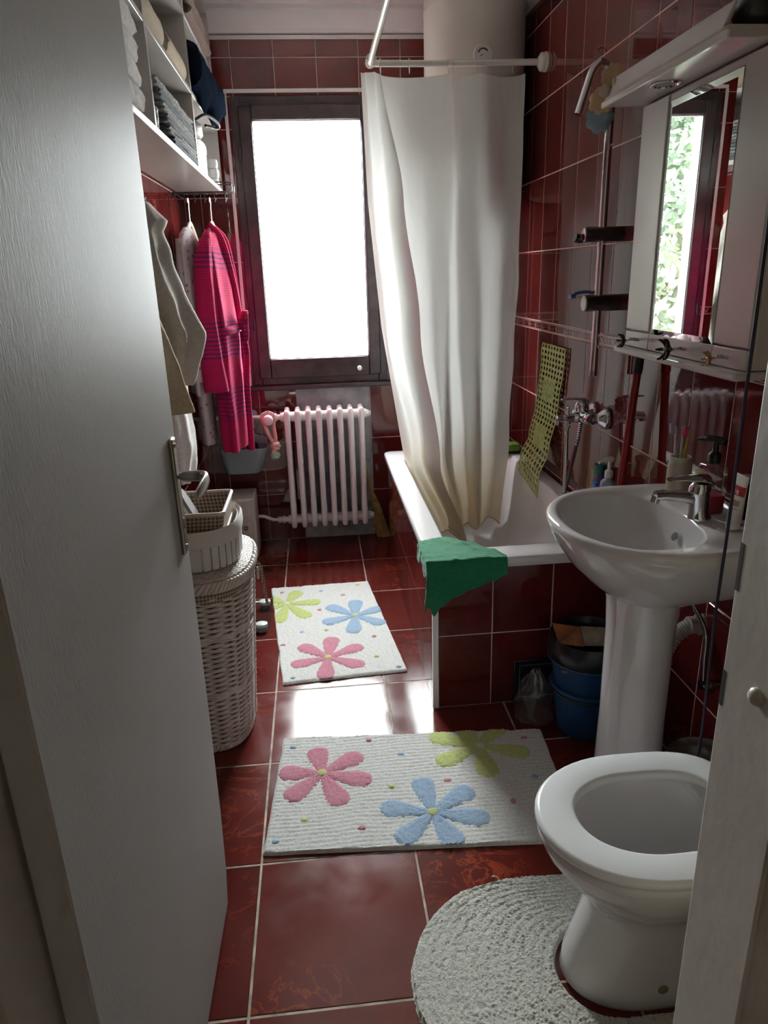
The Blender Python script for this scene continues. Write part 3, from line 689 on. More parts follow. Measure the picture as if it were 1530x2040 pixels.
# folded towel: a slab whose front edge is a soft fold
def folded(name, label, mat, x0, x1, y0, y1, z0, h, seed=0, layers=2, group=None, droop=0, rd=1.2):
    mb = MB()
    for L in range(layers):
        za = z0 + L * h / layers; hh = h / layers; prof = []
        for i in range(9):
            a = -pi / 2 + pi * i / 8; prof.append((x1 - hh / 2 * rd / 1.2 + hh / 2 * cos(a) * rd, za + hh / 2 + hh / 2 * .97 * sin(a)))
        prof = [(x0, za + .001)] + prof + [(x0, za + hh - .001)]
        rings = []
        for k in range(19):
            v_ = k / 18; y = lerp(y0, y1, v_); e = 1 - .25 * (abs(2 * v_ - 1) ** 8)
            ring = []
            for (x, z) in prof:
                d = .006 * nz(y * 9 + seed, z * 60, L + seed) + .004 * nz(y * 30, z * 90 + seed, 3)
                ring.append((x + (d if x > x0 + .01 else 0) - droop * v_, y, za + (z - za) * e + .0012 * nz(y * 14, x * 14, seed + L)))
            rings.append(ring)
        mb.rings(rings)
    o = mb.build(name, mat, smooth=60); return tag(o, label, 'towel', group)
ord_ = ['bottom', 'second', 'third', 'fourth', 'fifth', 'topmost']
for k in range(6):
    folded('folded_towel', 'grey folded terry towel, %s of the stack on the left shelf' % (ord_[k] if k in (0, 5) else ord_[k] + ' from below'), m_towel_mottle if k % 2 else m_towel_grey, -.585, -.398 - .003 * (k % 2), 2.50 - .038 * k, 2.99 - .008 * k, 1.8385 + .0245 * k, .0243, k, 2, 'grey towels stacked on the shelf')
mb = MB(); mb.grid(lambda u, v: (lerp(-.585, -.405, u) + .004 * sin(v * 60), lerp(2.265, 2.285, v) + .01 * sin(u * 3), 1.8385 + (.105 - .05 * u * u) * v), 12, 40)
o = mb.build('pleated_cloth', M('white_pleated_cotton', (.62, .60, .58), .9, bump=.3), smooth=60, solid=.012); tag(o, 'white pleated cloth beside the grey towel stack', 'cloth')
folded('folded_towel', 'white folded bath sheet standing nearest the door on the shelf', m_white_t, -.585, -.392, 1.75, 2.05, 1.8385, .215, 9, 4, rd=.35)
def roll(name, label, mat, x, y0, y1, zb, r, seed=0):
    mb = MB(); rings = []
    for k in range(17):
        v_ = k / 16; y = lerp(y0, y1, v_); e = 1 - .10 * abs(2 * v_ - 1) ** 6
        rings.append([(x + r * e * (1 + .05 * nz(a * 2, y * 9, seed)) * cos(a) * .95, y, zb + r + r * e * (1 + .04 * nz(a * 3, y * 7, seed + 3)) * sin(a)) for a in [2 * pi * j / 28 for j in range(28)]])
    mb.rings(rings)
    sp = [(x + (r * .9) * (1 - i / 62) * cos(i / 60 * 5 * pi), y0 - .001, zb + r + (r * .9) * (1 - i / 62) * sin(i / 60 * 5 * pi)) for i in range(60)]
    mb.tube(sp, r * .085, 6)
    return tag(mb.build(name, mat, smooth=60), label, 'towel', 'beige towels rolled on the shelf')
roll('rolled_towel', 'beige rolled terry towel, nearer one on the middle shelf', m_beige, -.462, 2.27, 2.60, 2.1012, .058, 1)
roll('rolled_towel', 'beige rolled terry towel with its spiral end showing, farther one on the middle shelf', m_beige, -.452, 2.645, 3.0, 2.1012, .05, 4)
folded('folded_towel', 'brown folded terry towel on the highest shelf by the window wall', m_brown, -.585, -.385, 3.06, 3.62, 2.3515, .09, 5, 2)
# navy cloth bulging out of the shelf
mb = MB(); rings = []
for k in range(25):
    v_ = k / 24; y = lerp(3.045, 3.60, v_); ring = []
    for j in range(36):
        a = 2 * pi * j / 36; fx = .112 + .012 * nz(a * 1.3, y * 4, 2) + .006 * nz(a * 5, y * 13, 7); fz = .083 + .010 * nz(a, y * 5, 9)
        c, s_ = cos(a), sin(a); x = -.468 + fx * (abs(c) ** .6) * (1 if c > 0 else -1) * (1.0 + .18 * v_ * (c > 0)); z = 2.186 + fz * (abs(s_) ** .6) * (1 if s_ > 0 else -1)
        if c > .15: z -= .022 * v_ + .014 * sin(y * 26) * (s_ < 0)
        if x > -.398 and z < 2.10: z = z - .028
        elif z < 2.1025: z = 2.1025
        ring.append((max(x, -.592), y, z))
    rings.append(ring)
mb.rings(rings); tag(mb.build('crumpled_towel', m_navy, smooth=70), 'navy blue crumpled towel bulging over the shelf edge', 'towel')
# black bag and lined basket on the right bay's bottom
bg_ = thing('wash_bag', 'small black pouch with a strap behind the white shelf basket', 'bag', (-.45, 3.22, 1.98))
MB().rings([[(-.46 + hx_ * cos(2 * pi * j / 20), 3.22 + hy_ * sin(2 * pi * j / 20), z) for j in range(20)] for z, hx_, hy_ in ((1.9735, .05, .10), (1.985, .058, .115), (2.02, .056, .112), (2.04, .03, .09))]).build('pouch', M('black_nylon', (.008, .009, .010), .6, bump=.3), bg_, smooth=60)
MB().tube(spline([(-.42, 3.16, 2.025), (-.38, 3.2, 2.05), (-.345, 3.28, 2.035), (-.35, 3.30, 2.02), (-.39, 3.24, 2.02)], 8), .006, 8).build('strap', bpy.data.materials['black_nylon'], bg_)
m_cotton = M('white_cotton_lining', (.66, .62, .585), .9, var=.05, bump=.35, bscale=120)
m_slat = M('white_painted_slat', (.66, .64, .62), .45)
def slat_basket(name, label, cat, cx, cy, z0, z1, hx, hy, n, foldz, inner=None, slatmat=None, bulge=.02):
    t = thing(name, label, cat, (cx, cy, z0))
    def ov(s, z, k=48, p=.75): return [(cx + hx * s * (abs(cos(a)) ** p) * (1 if cos(a) > 0 else -1), cy + hy * s * (abs(sin(a)) ** p) * (1 if sin(a) > 0 else -1), z) for a in [2 * pi * j / k for j in range(k)]]
    h = z1 - z0
    MB().rings([ov(.93, z0), ov(.95, z0 + h * .3), ov(.965, z1 - .004)] + [ov(.93, z1 - .004), ov(.90, z0 + .012), ov(.3, z0 + .008)], True, True, True).build('shell', m_slat, t, smooth=60)
    P = .75
    for i in range(n):
        a = 2 * pi * i / n; a2 = a + 2 * pi / n * .80; q = []
        for aa in (a, (a + a2) / 2, a2):
            q.append([(cx + hx * s * (abs(cos(aa)) ** P) * (1 if cos(aa) > 0 else -1), cy + hy * s * (abs(sin(aa)) ** P) * (1 if sin(aa) > 0 else -1), z) for s, z in ((.955, z0), (.975, z0), (1.0, z1 - .006), (.97, z1 - .006))])
        MB().rings(q, True, True, True).build('slat', slatmat or m_slat, t, smooth=40)
    MB().rings([ov(1.012, z1 - foldz), ov(1.035, z1 - foldz * .6), ov(1.03, z1 - .004), ov(1.0, z1 + .006), ov(.955, z1), ov(.90, z0 + .04)], True, False, False).build('lining_cuff', m_cotton, t, smooth=60)
    return t
slat_basket('lined_basket', 'small white slatted basket with cloth lining on the shelf end', 'basket', -.490, 3.33, 1.8385, 1.965, .076, .16, 30, .032)
for k, (x, y, z) in enumerate(((-.428, 3.69, 1.8588), (-.426, 3.692, 1.8993), (-.428, 3.69, 1.9398))):
    mb = MB(); mb.lathe([(.004, -.02), (.02, -.019), (.024, -.008), (.024, .008), (.02, .019), (.004, .02)], (x, y, z), 16, frame=((0, 1, 0), (1, 0, 0), (0, 0, 1)))
    tag(mb.build('toilet_paper_pack', M('white_tissue', (.72, .72, .72), .8), smooth=50), 'white tissue roll stacked at the far shelf end, %s of three' % ('lowest', 'middle', 'topmost')[k], 'tissue roll', 'tissue rolls at the shelf end')

# ------------------------------------------------------------------ hook rack under the shelf, hangers, garments
m_wire = M('dark_wire', (.05, .045, .045), .35, metal=.8)
hk = thing('hook_rack', 'dark wire hook rack slid under the shelf near the window', 'hook rack', (-.47, 3.55, 1.80))
for y in (3.50, 3.60): MB().tube([(XL + .003, y, 1.803), (-.345, y, 1.803), (-.332, y, 1.81), (-.332, y, 1.835), (-.345, y, 1.8425), (-.403, y, 1.8425)], .0026, 8).build('side_wire', m_wire, hk)
HX = [-.585, -.545, -.50, -.455, -.412, -.365]
for x in HX: MB().tube(spline([(x, 3.60, 1.803), (x, 3.50, 1.803), (x, 3.496, 1.79), (x, 3.50, 1.765), (x + .004, 3.475, 1.762), (x + .012, 3.455, 1.775)], 4), .0024, 7).build('hook', m_wire, hk)
MB().tube([(XL + .003, 3.50, 1.8), (-.345, 3.50, 1.8)], .0026, 8).build('front_wire', m_wire, hk)
def hanger(x, label, y=3.478):
    t = thing('coat_hanger', label, 'hanger', (x, y, 1.62), group='hangers on the hook rack')
    MB().tube(spline([(x, y - .016, 1.757), (x, y - .012, 1.772), (x, y + .004, 1.778), (x, y + .014, 1.765), (x, y + .008, 1.745), (x, y, 1.725), (x, y, 1.665)], 6), .0024, 8).build('hook', m_steel, t)
    mb = MB(); mb.tube([(x, y + (u - .5) * .36, 1.672 - .085 * abs(2 * u - 1) ** 1.4) for u in [i / 20 for i in range(21)]], .0115, 10, sx=.7); mb.build('bar', M('pale_wood_hanger', (.55, .45, .30), .4), t)
    return t
hanger(-.432, 'pale wooden clothes hanger holding the pink robe'); hanger(-.528, 'pale wooden clothes hanger holding the flowered pyjamas')
def cloth_tube(cx, cy, levels, n=44, folds=5, amp=.18, seed=0, m=18):
    # levels: (z, centre dx, centre dy, hx, hy)
    rings = []; zs = [l[0] for l in levels]
    for k in range(m + 1):
        z = lerp(zs[0], zs[-1], k / m); L = [pl([-q for q in zs], [l[i] for l in levels], -z) for i in (1, 2, 3, 4)]
        f = min(1, (zs[0] - z) / .25)
        rings.append([(cx + L[0] + L[2] * cos(a) * (1 + amp * f * sin(folds * a + seed + z * 2)) + .004 * nz(a * 3, z * 6, seed), cy + L[1] + L[3] * sin(a) * (1 + .5 * amp * f * sin(folds * a + 1.3 + seed)), z + .004 * nz(a * 4, z * 12, seed + 5)) for a in [2 * pi * j / n for j in range(n)]])
    return rings
def robe_mat():
    t = NT('pink_striped_fleece'); t.set(Roughness=.95); t.b.inputs['Sheen Weight'].default_value = .04; t.b.inputs['Specular IOR Level'].default_value = .1
    tc = t.node('ShaderNodeTexCoord'); sp = t.node('ShaderNodeSeparateXYZ'); t.link(tc.outputs['Object'], sp.inputs[0])
    n = t.noise(3, 2); z = t.node('ShaderNodeMath', operation='MULTIPLY_ADD'); t.link(n.outputs['Fac'], z.inputs[0]); z.inputs[1].default_value = .04; t.link(sp.outputs['Z'], z.inputs[2])
    w = t.node('ShaderNodeMath', operation='SINE'); k = t.node('ShaderNodeMath', operation='MULTIPLY'); t.link(z.outputs[0], k.inputs[0]); k.inputs[1].default_value = 2 * pi / .019; t.link(k.outputs[0], w.inputs[0])
    st = t.ramp(w.outputs[0], [(.30, (0, 0, 0)), (.48, (1, 1, 1))])
    zz = t.node('ShaderNodeMath', operation='MULTIPLY'); t.link(z.outputs[0], zz.inputs[0]); zz.inputs[1].default_value = 1.0
    band = t.ramp(zz.outputs[0], [(.0, (0, 0, 0)), (.17, (0, 0, 0)), (.20, (.75, .75, .75)), (.33, (.8, .8, .8)), (.355, (0, 0, 0)), (.46, (0, 0, 0)), (.48, (1, 1, 1)), (.63, (.8, .8, .8)), (.66, (0, 0, 0)), (.84, (0, 0, 0)), (.86, (.8, .8, .8)), (.92, (1, 1, 1)), (.945, (0, 0, 0))])
    f = t.mix(1.0, st, band, 'MULTIPLY')
    fine = t.node('ShaderNodeMath', operation='SINE'); k2 = t.node('ShaderNodeMath', operation='MULTIPLY'); t.link(sp.outputs['Z'], k2.inputs[0]); k2.inputs[1].default_value = 2 * pi / .0105; t.link(k2.outputs[0], fine.inputs[0])
    base = t.ramp(fine.outputs[0], [(.0, (.36, .010, .065)), (1, (.46, .016, .09))])
    t.color(t.mix(f, base, (.085, .018, .10, 1))); t.bump(t.noise(220, 3).outputs['Fac'], .6, .003); return t.m
m_robe = robe_mat()
rb = thing('bathrobe', 'pink bathrobe with purple stripes and a tied belt on a hanger', 'bathrobe', (-.43, 3.45, .64))
MB().rings(cloth_tube(-.435, 3.46, [(1.652, .0, 0, .016, .05), (1.635, 0, 0, .030, .13), (1.60, 0, 0, .042, .19), (1.50, .004, 0, .054, .205), (1.20, .012, 0, .066, .20), (1.0, .012, 0, .064, .20), (.66, .014, 0, .056, .19)], folds=6, amp=.16, seed=1, m=34)).build('body', m_robe, rb, smooth=80)
MB().rings(cloth_tube(-.462, 3.245, [(1.60, .02, .03, .024, .03), (1.52, .005, .01, .040, .045), (1.25, .0, 0, .047, .05), (1.05, .004, 0, .054, .05), (.955, .008, 0, .058, .048)], folds=4, amp=.12, seed=3, m=26)).build('sleeve', m_robe, rb, smooth=80)
MB().rings(cloth_tube(-.425, 3.67, [(1.60, 0, -.03, .024, .03), (1.52, 0, 0, .038, .04), (.98, .0, 0, .046, .045)], folds=4, amp=.12, seed=5, m=20)).build('sleeve', m_robe, rb, smooth=80)
for sy in (-1, 1):
    mb = MB(); mb.tube(spline([(-.44, 3.46 + sy * .07, 1.655), (-.395, 3.46 + sy * .075, 1.60), (-.372, 3.46 + sy * .05, 1.48), (-.358, 3.46 + sy * .015, 1.34), (-.352, 3.46, 1.22)], 7), [.022] * 28 + [.016], 10, sx=.55); mb.build('collar', m_robe, rb, smooth=80)
mb = MB(); mb.tube([(-.423 + .074 * cos(a), 3.46 + .207 * sin(a), 1.215) for a in [2 * pi * j / 40 for j in range(40)]], .019, 8, closed=True, sx=.45); bl = mb.build('belt', m_robe, rb, smooth=80)
mb = MB(); mb.tube(spline([(-.345, 3.42, 1.215), (-.325, 3.40, 1.26), (-.315, 3.40, 1.285), (-.318, 3.41, 1.25), (-.322, 3.42, 1.18), (-.330, 3.44, 1.16), (-.335, 3.44, 1.20)], 7), .017, 10, sx=.7)
mb.tube(spline([(-.335, 3.43, 1.20), (-.325, 3.42, 1.10), (-.335, 3.41, .95), (-.338, 3.405, .72), (-.34, 3.40, .64)], 7), .015, 8, sx=.5); mb.build('belt_knot', m_robe, bl, smooth=80)
def floral_mat():
    t = NT('flowered_white_jersey'); t.set(Roughness=.9); vn = t.node('ShaderNodeTexVoronoi'); vn.inputs['Scale'].default_value = 34; t.link(t.coords('Object'), vn.inputs['Vector'])
    f = t.ramp(vn.outputs['Distance'], [(.20, (1, 1, 1)), (.30, (0, 0, 0))]); t.color(t.mix(f, (.56, .49, .51, 1), (.34, .16, .20, 1))); t.bump(t.noise(12, 3).outputs['Fac'], .3, .01); return t.m
m_floral = floral_mat()
pj = thing('pyjamas', 'white flowered pyjamas hanging beside the pink robe', 'pyjamas', (-.53, 3.42, .69))
MB().rings(cloth_tube(-.535, 3.42, [(1.652, 0, 0, .014, .05), (1.63, 0, 0, .028, .12), (1.59, 0, 0, .036, .18), (1.3, 0, 0, .042, .19), (.94, .002, 0, .05, .19)], folds=5, amp=.16, seed=8, m=26)).build('top', m_floral, pj, smooth=80)
MB().rings(cloth_tube(-.545, 3.26, [(1.60, 0, .02, .022, .03), (1.4, .004, 0, .036, .035), (1.0, .008, 0, .038, .035)], folds=3, amp=.12, seed=9, m=16)).build('sleeve', m_floral, pj, smooth=80)
MB().rings(cloth_tube(-.53, 3.37, [(1.10, 0, 0, .036, .10), (.95, 0, 0, .036, .10), (.70, .004, 0, .034, .09)], folds=3, amp=.10, seed=10, m=16)).build('trouser_leg', m_floral, pj, smooth=80)
# towels on wall hooks nearer the door
def draped(name, label, mat, hook, levels, seed=0, thick=.008, cat='towel', nf=4, hemmat=None):
    # sheet gathered at a hook; levels: (z, x_min, x_max, y_min, y_max)
    zs = [-l[0] for l in levels]
    def f(u, v):
        z = lerp(levels[0][0], levels[-1][0], v); x0, x1, y0, y1 = [pl(zs, [l[i] for l in levels], -z) for i in (1, 2, 3, 4)]
        a = lerp(pi * 1.12, -pi * .12, u); k = min(1, v * 4)
        x = x0 + (x1 - x0) * (max(0, sin(a)) ** .7) * (1 + .12 * k * sin(u * nf * 2 * pi + seed)) + .006 * nz(u * 6, z * 5, seed) + .011 * k * nz(u * 5 + seed, z * 11, seed + 2)
        y = (y0 + y1) / 2 - (y1 - y0) / 2 * cos(a) * (1 + .06 * k * sin(u * nf * 2 * pi + 2 + seed))
        return (max(x, XL + .012), y, z + .02 * k * nz(u * 3, seed) * v)
    mb = MB().grid(f, 60, 40); o = mb.build(name, mat, smooth=80, solid=thick); return tag(o, label, cat)
draped('hanging_towel', 'greige terry towel hanging in a long point beside the flowered pyjamas', m_greige, None, [(1.70, -.59, -.565, 2.74, 2.84), (1.635, -.59, -.505, 2.68, 2.88), (1.60, -.59, -.53, 2.68, 2.88), (1.40, -.59, -.485, 2.64, 2.92), (1.25, -.59, -.43, 2.63, 2.93), (1.17, -.59, -.44, 2.64, 2.92), (1.06, -.59, -.49, 2.70, 2.88)], 1)
draped('hanging_towel', 'pale grey towel hanging half behind the door edge', terry('pale_grey_terry', (.50, .49, .50)), None, [(1.72, -.59, -.56, 2.27, 2.33), (1.5, -.59, -.525, 2.22, 2.38), (1.25, -.59, -.50, 2.20, 2.39), (1.0, -.59, -.50, 2.20, 2.39)], 4)
draped('hanging_towel', 'tan terry towel hanging between the door edge and the greige towel', m_tan, None, [(1.45, -.59, -.56, 2.47, 2.53), (1.3, -.59, -.52, 2.43, 2.57), (1.12, -.59, -.475, 2.42, 2.58), (1.02, -.59, -.455, 2.41, 2.585), (1.0, -.59, -.452, 2.41, 2.585)], 6, .012)
draped('hanging_towel', 'white towel hanging lowest, behind the door handle', m_white_t, None, [(1.25, -.59, -.565, 2.95, 3.05), (1.0, -.59, -.55, 2.88, 3.1), (.83, -.59, -.535, 2.86, 3.12), (.70, -.59, -.545, 2.88, 3.10), (.62, -.59, -.56, 2.9, 3.06)], 9)
for k, (y, z) in enumerate(((2.79, 1.705), (2.30, 1.725), (2.50, 1.455), (3.0, 1.255))):
    o = MB().tube(spline([(XL + .0005, y, z + .012), (XL + .02, y, z + .006), (XL + .032, y, z), (XL + .036, y, z + .012)], 5), .004, 8).build('wall_hook', m_chrome)
    tag(o, 'small chrome wall hook holding the %s' % ('greige towel', 'pale grey towel', 'tan towel', 'low white towel')[k], 'hook')

# ------------------------------------------------------------------ plastic caddy on the back wall, braided toy
m_cad = M('grey_blue_plastic', (.30, .37, .41), .3)
cd = thing('wall_caddy', 'grey-blue plastic caddy hanging on the back wall beside the radiator', 'caddy', (-.415, 3.78, .43))
R1 = [rrect(-.428, 3.770, .088, .055, .04, .436), rrect(-.428, 3.770, .094, .060, .045, .442), rrect(-.415, 3.766, .131, .072, .05, .575), rrect(-.415, 3.766, .126, .067, .046, .575), rrect(-.428, 3.770, .088, .054, .04, .448), rrect(-.428, 3.770, .03, .02, .015, .447)]
MB().rings(R1).build('tray', m_cad, cd, smooth=50)
poly = [(-.54, .55), (-.29, .55), (-.292, .60), (-.31, .615), (-.335, .618), (-.355, .628), (-.368, .655), (-.385, .68), (-.415, .692), (-.445, .68), (-.462, .655), (-.475, .628), (-.495, .618), (-.52, .615), (-.538, .60)]
MB().prism(poly, 1, 3.836, 3.842).build('back_plate', m_cad, cd, bevel=.002)
for x, z in ((-.36, .735), (-.47, .735)):
    mb = MB().lathe([(.022, YB - .0005), (.020, YB - .004), (.008, YB - .009), (.008, YB - .012)], (x, 0, z), 20, axis='y'); mb.build('suction_cup', m_cad, cd)
    MB().box(x - .006, 3.836, .66, x + .006, 3.842, z).build('arm', m_cad, cd)
mb = MB().sphere((-.37, 3.765, .575), .03, 16, 10, 1.1, .8, .9); tag(mb.build('scrub_puff', M('dark_puff', (.012, .012, .018), .9, bump=1, bscale=60, bdist=.02), smooth=60), 'dark round scrub puff lying in the grey-blue caddy', 'puff')
br = thing('braided_toy', 'pastel braided cloth ring with knots hanging from the radiator valve', 'toy', (-.25, 3.62, .53))
m_peach = M('peach_jersey', (.62, .38, .35), .9, bump=.4, bscale=40); m_mint = M('mint_jersey', (.36, .56, .47), .9, bump=.4, bscale=40)
for dx in (-.016, .016):
    mb = MB(); mb.tube(spline([(-.268, 3.665, .772), (-.268 + dx * 1.9, 3.655, .755), (-.262 + dx * 1.3, 3.64, .70), (-.248 + dx * .8, 3.622, .645), (-.240, 3.618, .615)], 6), .010, 10, sx=.55); mb.build('strand', m_peach, br, smooth=80)
def knot(c, r, mat, name):
    mb = MB(); c = Vector(c)
    for q in range(3):
        ax = Vector((cos(q * 2.1), sin(q * 1.3), .6 + .3 * q)).normalized(); u = ax.orthogonal().normalized(); v_ = ax.cross(u)
        mb.tube([c + (u * cos(a) + v_ * sin(a)) * r * .62 + ax * .25 * r * sin(2 * a) for a in [2 * pi * i / 20 for i in range(20)]], r * .42, 10, closed=True)
    mb.sphere(c, r * .7, 12, 8); return mb.build(name, mat, br, smooth=80)
knot((-.238, 3.62, .603), .026, m_peach, 'knot'); knot((-.243, 3.62, .556), .025, m_mint, 'knot')
mb = MB(); mb.sphere((-.246, 3.60, .578), .013, 12, 8); mb.build('bead', M('cream_bead', (.65, .52, .38), .5), br)

# ------------------------------------------------------------------ small cabinet by the radiator
m_cream = M('cream_painted_metal', (.60, .53, .49), .35, var=.04)
bn = thing('storage_box', 'cream storage box with a hinged top door below the wall caddy', 'storage box', (-.48, 3.68, 0))
bx0, bx1, by0, by1 = -.572, -.372, 3.585, 3.79
MB().box(bx0, by0, .002, bx1, by1, .335).build('body', m_cream, bn, bevel=.006)
d1 = MB().box(bx0 + .012, by0 - .008, .225, bx1 - .028, by0 + .002, .328).build('upper_door', m_cream, bn, bevel=.004)
mb = MB(); frame_ring(mb, bx0 + .03, .245, bx1 - .045, .31, .003, .003, .003, .003, by0 - .010, by0 - .007); mb.build('moulding', m_cream, d1, bevel=.001)
d2 = MB().box(bx0 + .012, by0 - .008, .018, bx1 - .016, by0 + .002, .212).build('lower_door', m_cream, bn, bevel=.004)
mb = MB(); frame_ring(mb, bx0 + .03, .034, bx1 - .034, .196, .003, .003, .003, .003, by0 - .010, by0 - .007); mb.build('moulding', m_cream, d2, bevel=.001)
mb = MB(); frame_ring(mb, -.435, .168, -.415, .186, .003, .003, .003, .003, by0 - .018, by0 - .008); mb.build('pull', m_wire, d2, bevel=.001)

# ------------------------------------------------------------------ wicker hamper with baskets on top
HCX, HCY = -.416, 2.135
def hov(s, a, z): # oval outline, flaring upwards
    t_ = z / .60; hx = (.126 + .044 * t_) * s; hy = (.190 + .018 * t_) * s
    c, s_ = cos(a), sin(a); P = .72
    return Vector((HCX + hx * (abs(c) ** P) * (1 if c > 0 else -1), HCY + hy * (abs(s_) ** P) * (1 if s_ > 0 else -1), z))
m_wick = M('white_washed_wicker', (.62, .55, .51), .5, var=.12, vscale=40)
def gingham(name, a_, b_, sc):
    t = NT(name); t.set(Roughness=.9); tc = t.node('ShaderNodeTexCoord'); sp = t.node('ShaderNodeSeparateXYZ'); t.link(tc.outputs['Object'], sp.inputs[0])
    def sq(s_):
        m_ = t.node('ShaderNodeMath', operation='MULTIPLY'); t.link(s_, m_.inputs[0]); m_.inputs[1].default_value = sc
        s2 = t.node('ShaderNodeMath', operation='SINE'); t.link(m_.outputs[0], s2.inputs[0]); g = t.node('ShaderNodeMath', operation='GREATER_THAN'); t.link(s2.outputs[0], g.inputs[0]); g.inputs[1].default_value = 0; return g.outputs[0]
    xy = t.node('ShaderNodeMath', operation='ADD'); t.link(sp.outputs['X'], xy.inputs[0]); t.link(sp.outputs['Y'], xy.inputs[1])
    ad = t.node('ShaderNodeMath', operation='ADD'); t.link(sq(xy.outputs[0]), ad.inputs[0]); t.link(sq(sp.outputs['Z']), ad.inputs[1])
    h = t.node('ShaderNodeMath', operation='MULTIPLY'); t.link(ad.outputs[0], h.inputs[0]); h.inputs[1].default_value = .5
    t.color(t.ramp(h.outputs[0], [(.0, a_), (.5, tuple((p + q) / 2 for p, q in zip(a_, b_))), (1, b_)])); t.bump(t.noise(300, 2).outputs['Fac'], .3, .002); return t.m
m_ging = gingham('brown_gingham', (.50, .40, .31), (.11, .065, .045), 2 * pi / .012)
hp = thing('laundry_hamper', 'tall white-washed wicker laundry hamper standing behind the door', 'hamper', (HCX, HCY, 0))
mb = MB().rings([[hov(.955, 2 * pi * j / 64, z) for j in range(64)] for z in (.012, .15, .3, .45, .575)], True, True, False); mb.build('lining', M('hamper_inner_shade', (.10, .08, .07), .95), hp, smooth=60)  # dark shell behind the weave, inner shade put into its colour
NST = 22; mb = MB(); rows = 62
for r_ in range(rows):
    z = .010 + (r_ + .5) * .535 / rows; ph = (r_ % 2) * pi
    if r_ % 23 == 22: ph += pi
    pts = [hov(1.0 + .028 * sin(NST / 2 * 2 * pi * i / (NST * 6) + ph), 2 * pi * i / (NST * 6), z + .0014 * sin(NST / 2 * 2 * pi * i / (NST * 6) * 2 + ph)) for i in range(NST * 6)]
    mb.tube(pts, .0057, 6, closed=True)
o = mb.build('weave', m_wick, hp, smooth=80, kind='stuff')
for i in range(NST):
    a = 2 * pi * i / NST
    MB().tube([hov(.993, a, z) for z in (.005, .2, .4, .56)], .0055, 6).build('stake', m_wick, hp, smooth=80)
for off in (0, .022, .045):
    mb = MB()
    for q in range(2): mb.tube([hov(1.035 + .012 * cos(z * 130 + q * pi), off - .02 + .028 * sin(z * 130 + q * pi) * .3, z) for z in [.02 + i * .54 / 90 for i in range(91)]], .0042, 6)
    mb.build('side_braid', m_wick, hp, smooth=80)
mb = MB()
for q in range(2):
    mb.tube([hov(1.02 + .02 * cos(30 * 2 * pi * i / 300 + q * pi), 2 * pi * i / 300, .012 + .006 * sin(30 * 2 * pi * i / 300 + q * pi)) for i in range(300)], .0055, 6, closed=True)
mb.build('base_braid', m_wick, hp, smooth=80)
mb = MB().rings([[hov(s, 2 * pi * j / 72, z) for j in range(72)] for s, z in ((1.03, .528), (1.045, .535), (1.04, .566), (1.02, .572))], True, False, False); mb.build('gingham_cuff', m_ging, hp, smooth=60)
lid = MB().rings([[hov(s, 2 * pi * j / 72, z) for j in range(72)] for s, z in ((1.0, .566), (1.06, .57), (1.06, .588), (1.0, .596), (.7, .606), (.2, .612))]).build('lid', m_wick, hp, smooth=60)
mb = MB()
for k in range(30):
    s = 1.0 - k * .030; z = pl([.2, .7, 1.0], [.614, .608, .598], s)
    mb.tube([hov(s, 2 * pi * i / 140, z + .0028 * sin(46 * 2 * pi * i / 140 + (k % 2) * pi)) for i in range(140)], .0042, 5, closed=True)
mb.build('lid_weave', m_wick, lid, smooth=80, kind='stuff')
mb = MB()
for q in range(3):
    mb.tube([hov(1.055 + .022 * cos(26 * 2 * pi * i / 280 + q * 2.09), 2 * pi * i / 280, .579 + .013 * sin(26 * 2 * pi * i / 280 + q * 2.09)) for i in range(280)], .006, 6, closed=True)
mb.build('lid_braid', m_wick, lid, smooth=80)
p0 = hov(1.09, .0, .57)
mb = MB(); mb.tube(spline([p0, p0 + Vector((.012, .01, -.02)), p0 + Vector((.016, .02, -.07)), p0 + Vector((.018, .035, -.13)), p0 + Vector((.020, .05, -.175))], 6), .006, 8, sx=.35); mb.build('tie', m_ging, hp, smooth=60)
mb = MB(); mb.tube([p0 + Vector((.004, -.01 + .012 * cos(a), -.035 + .02 * sin(a))) for a in [2 * pi * i / 16 for i in range(16)]], .0035, 6, closed=True); mb.build('loop', m_wick, hp, smooth=60)
slat_basket('laundry_basket', 'larger white slatted basket with a cloth cuff on the wicker hamper', 'basket', -.425, 2.118, .6195, .738, .158, .168, 34, .045)
# gingham-lined tray basket standing in the white one
gb = thing('gingham_basket', 'brown gingham lined wicker basket standing in the white slatted basket', 'basket', (-.45, 2.09, .70))
gcx, gcy, ghx, ghy = -.425, 2.100, .130, .120
Rg = [rrect(gcx, gcy, ghx * .90, ghy * .90, .012, .697), rrect(gcx, gcy, ghx * .99, ghy * .99, .014, .785), rrect(gcx, gcy, ghx * .94, ghy * .94, .012, .786), rrect(gcx, gcy, ghx * .86, ghy * .86, .012, .705), rrect(gcx, gcy, ghx * .2, ghy * .2, .01, .704)]
MB().rings(Rg).build('lining', m_ging, gb, smooth=40)
mb = MB()
for k in range(4): mb.tube([(p[0], p[1], p[2] + .001 * sin(i * 2.2 + k * pi)) for i, p in enumerate(rrect(gcx, gcy, ghx * (.925 + .01 * k), ghy * (.925 + .01 * k), .016, .701 + .006 * k, 10))], .0035, 5, closed=True)
mb.build('wicker_base', m_wick, gb, smooth=80)
mb = MB(); mb.tube(rrect(gcx, gcy, ghx * .985, ghy * .985, .014, .788, 8), .006, 8, closed=True, sx=1.0); mb.build('rim', m_wick, gb, smooth=80)
m_slip = M('pale_mint_plastic', (.55, .62, .60), .4); m_grey_rub = M('grey_rubber', (.17, .15, .15), .6)
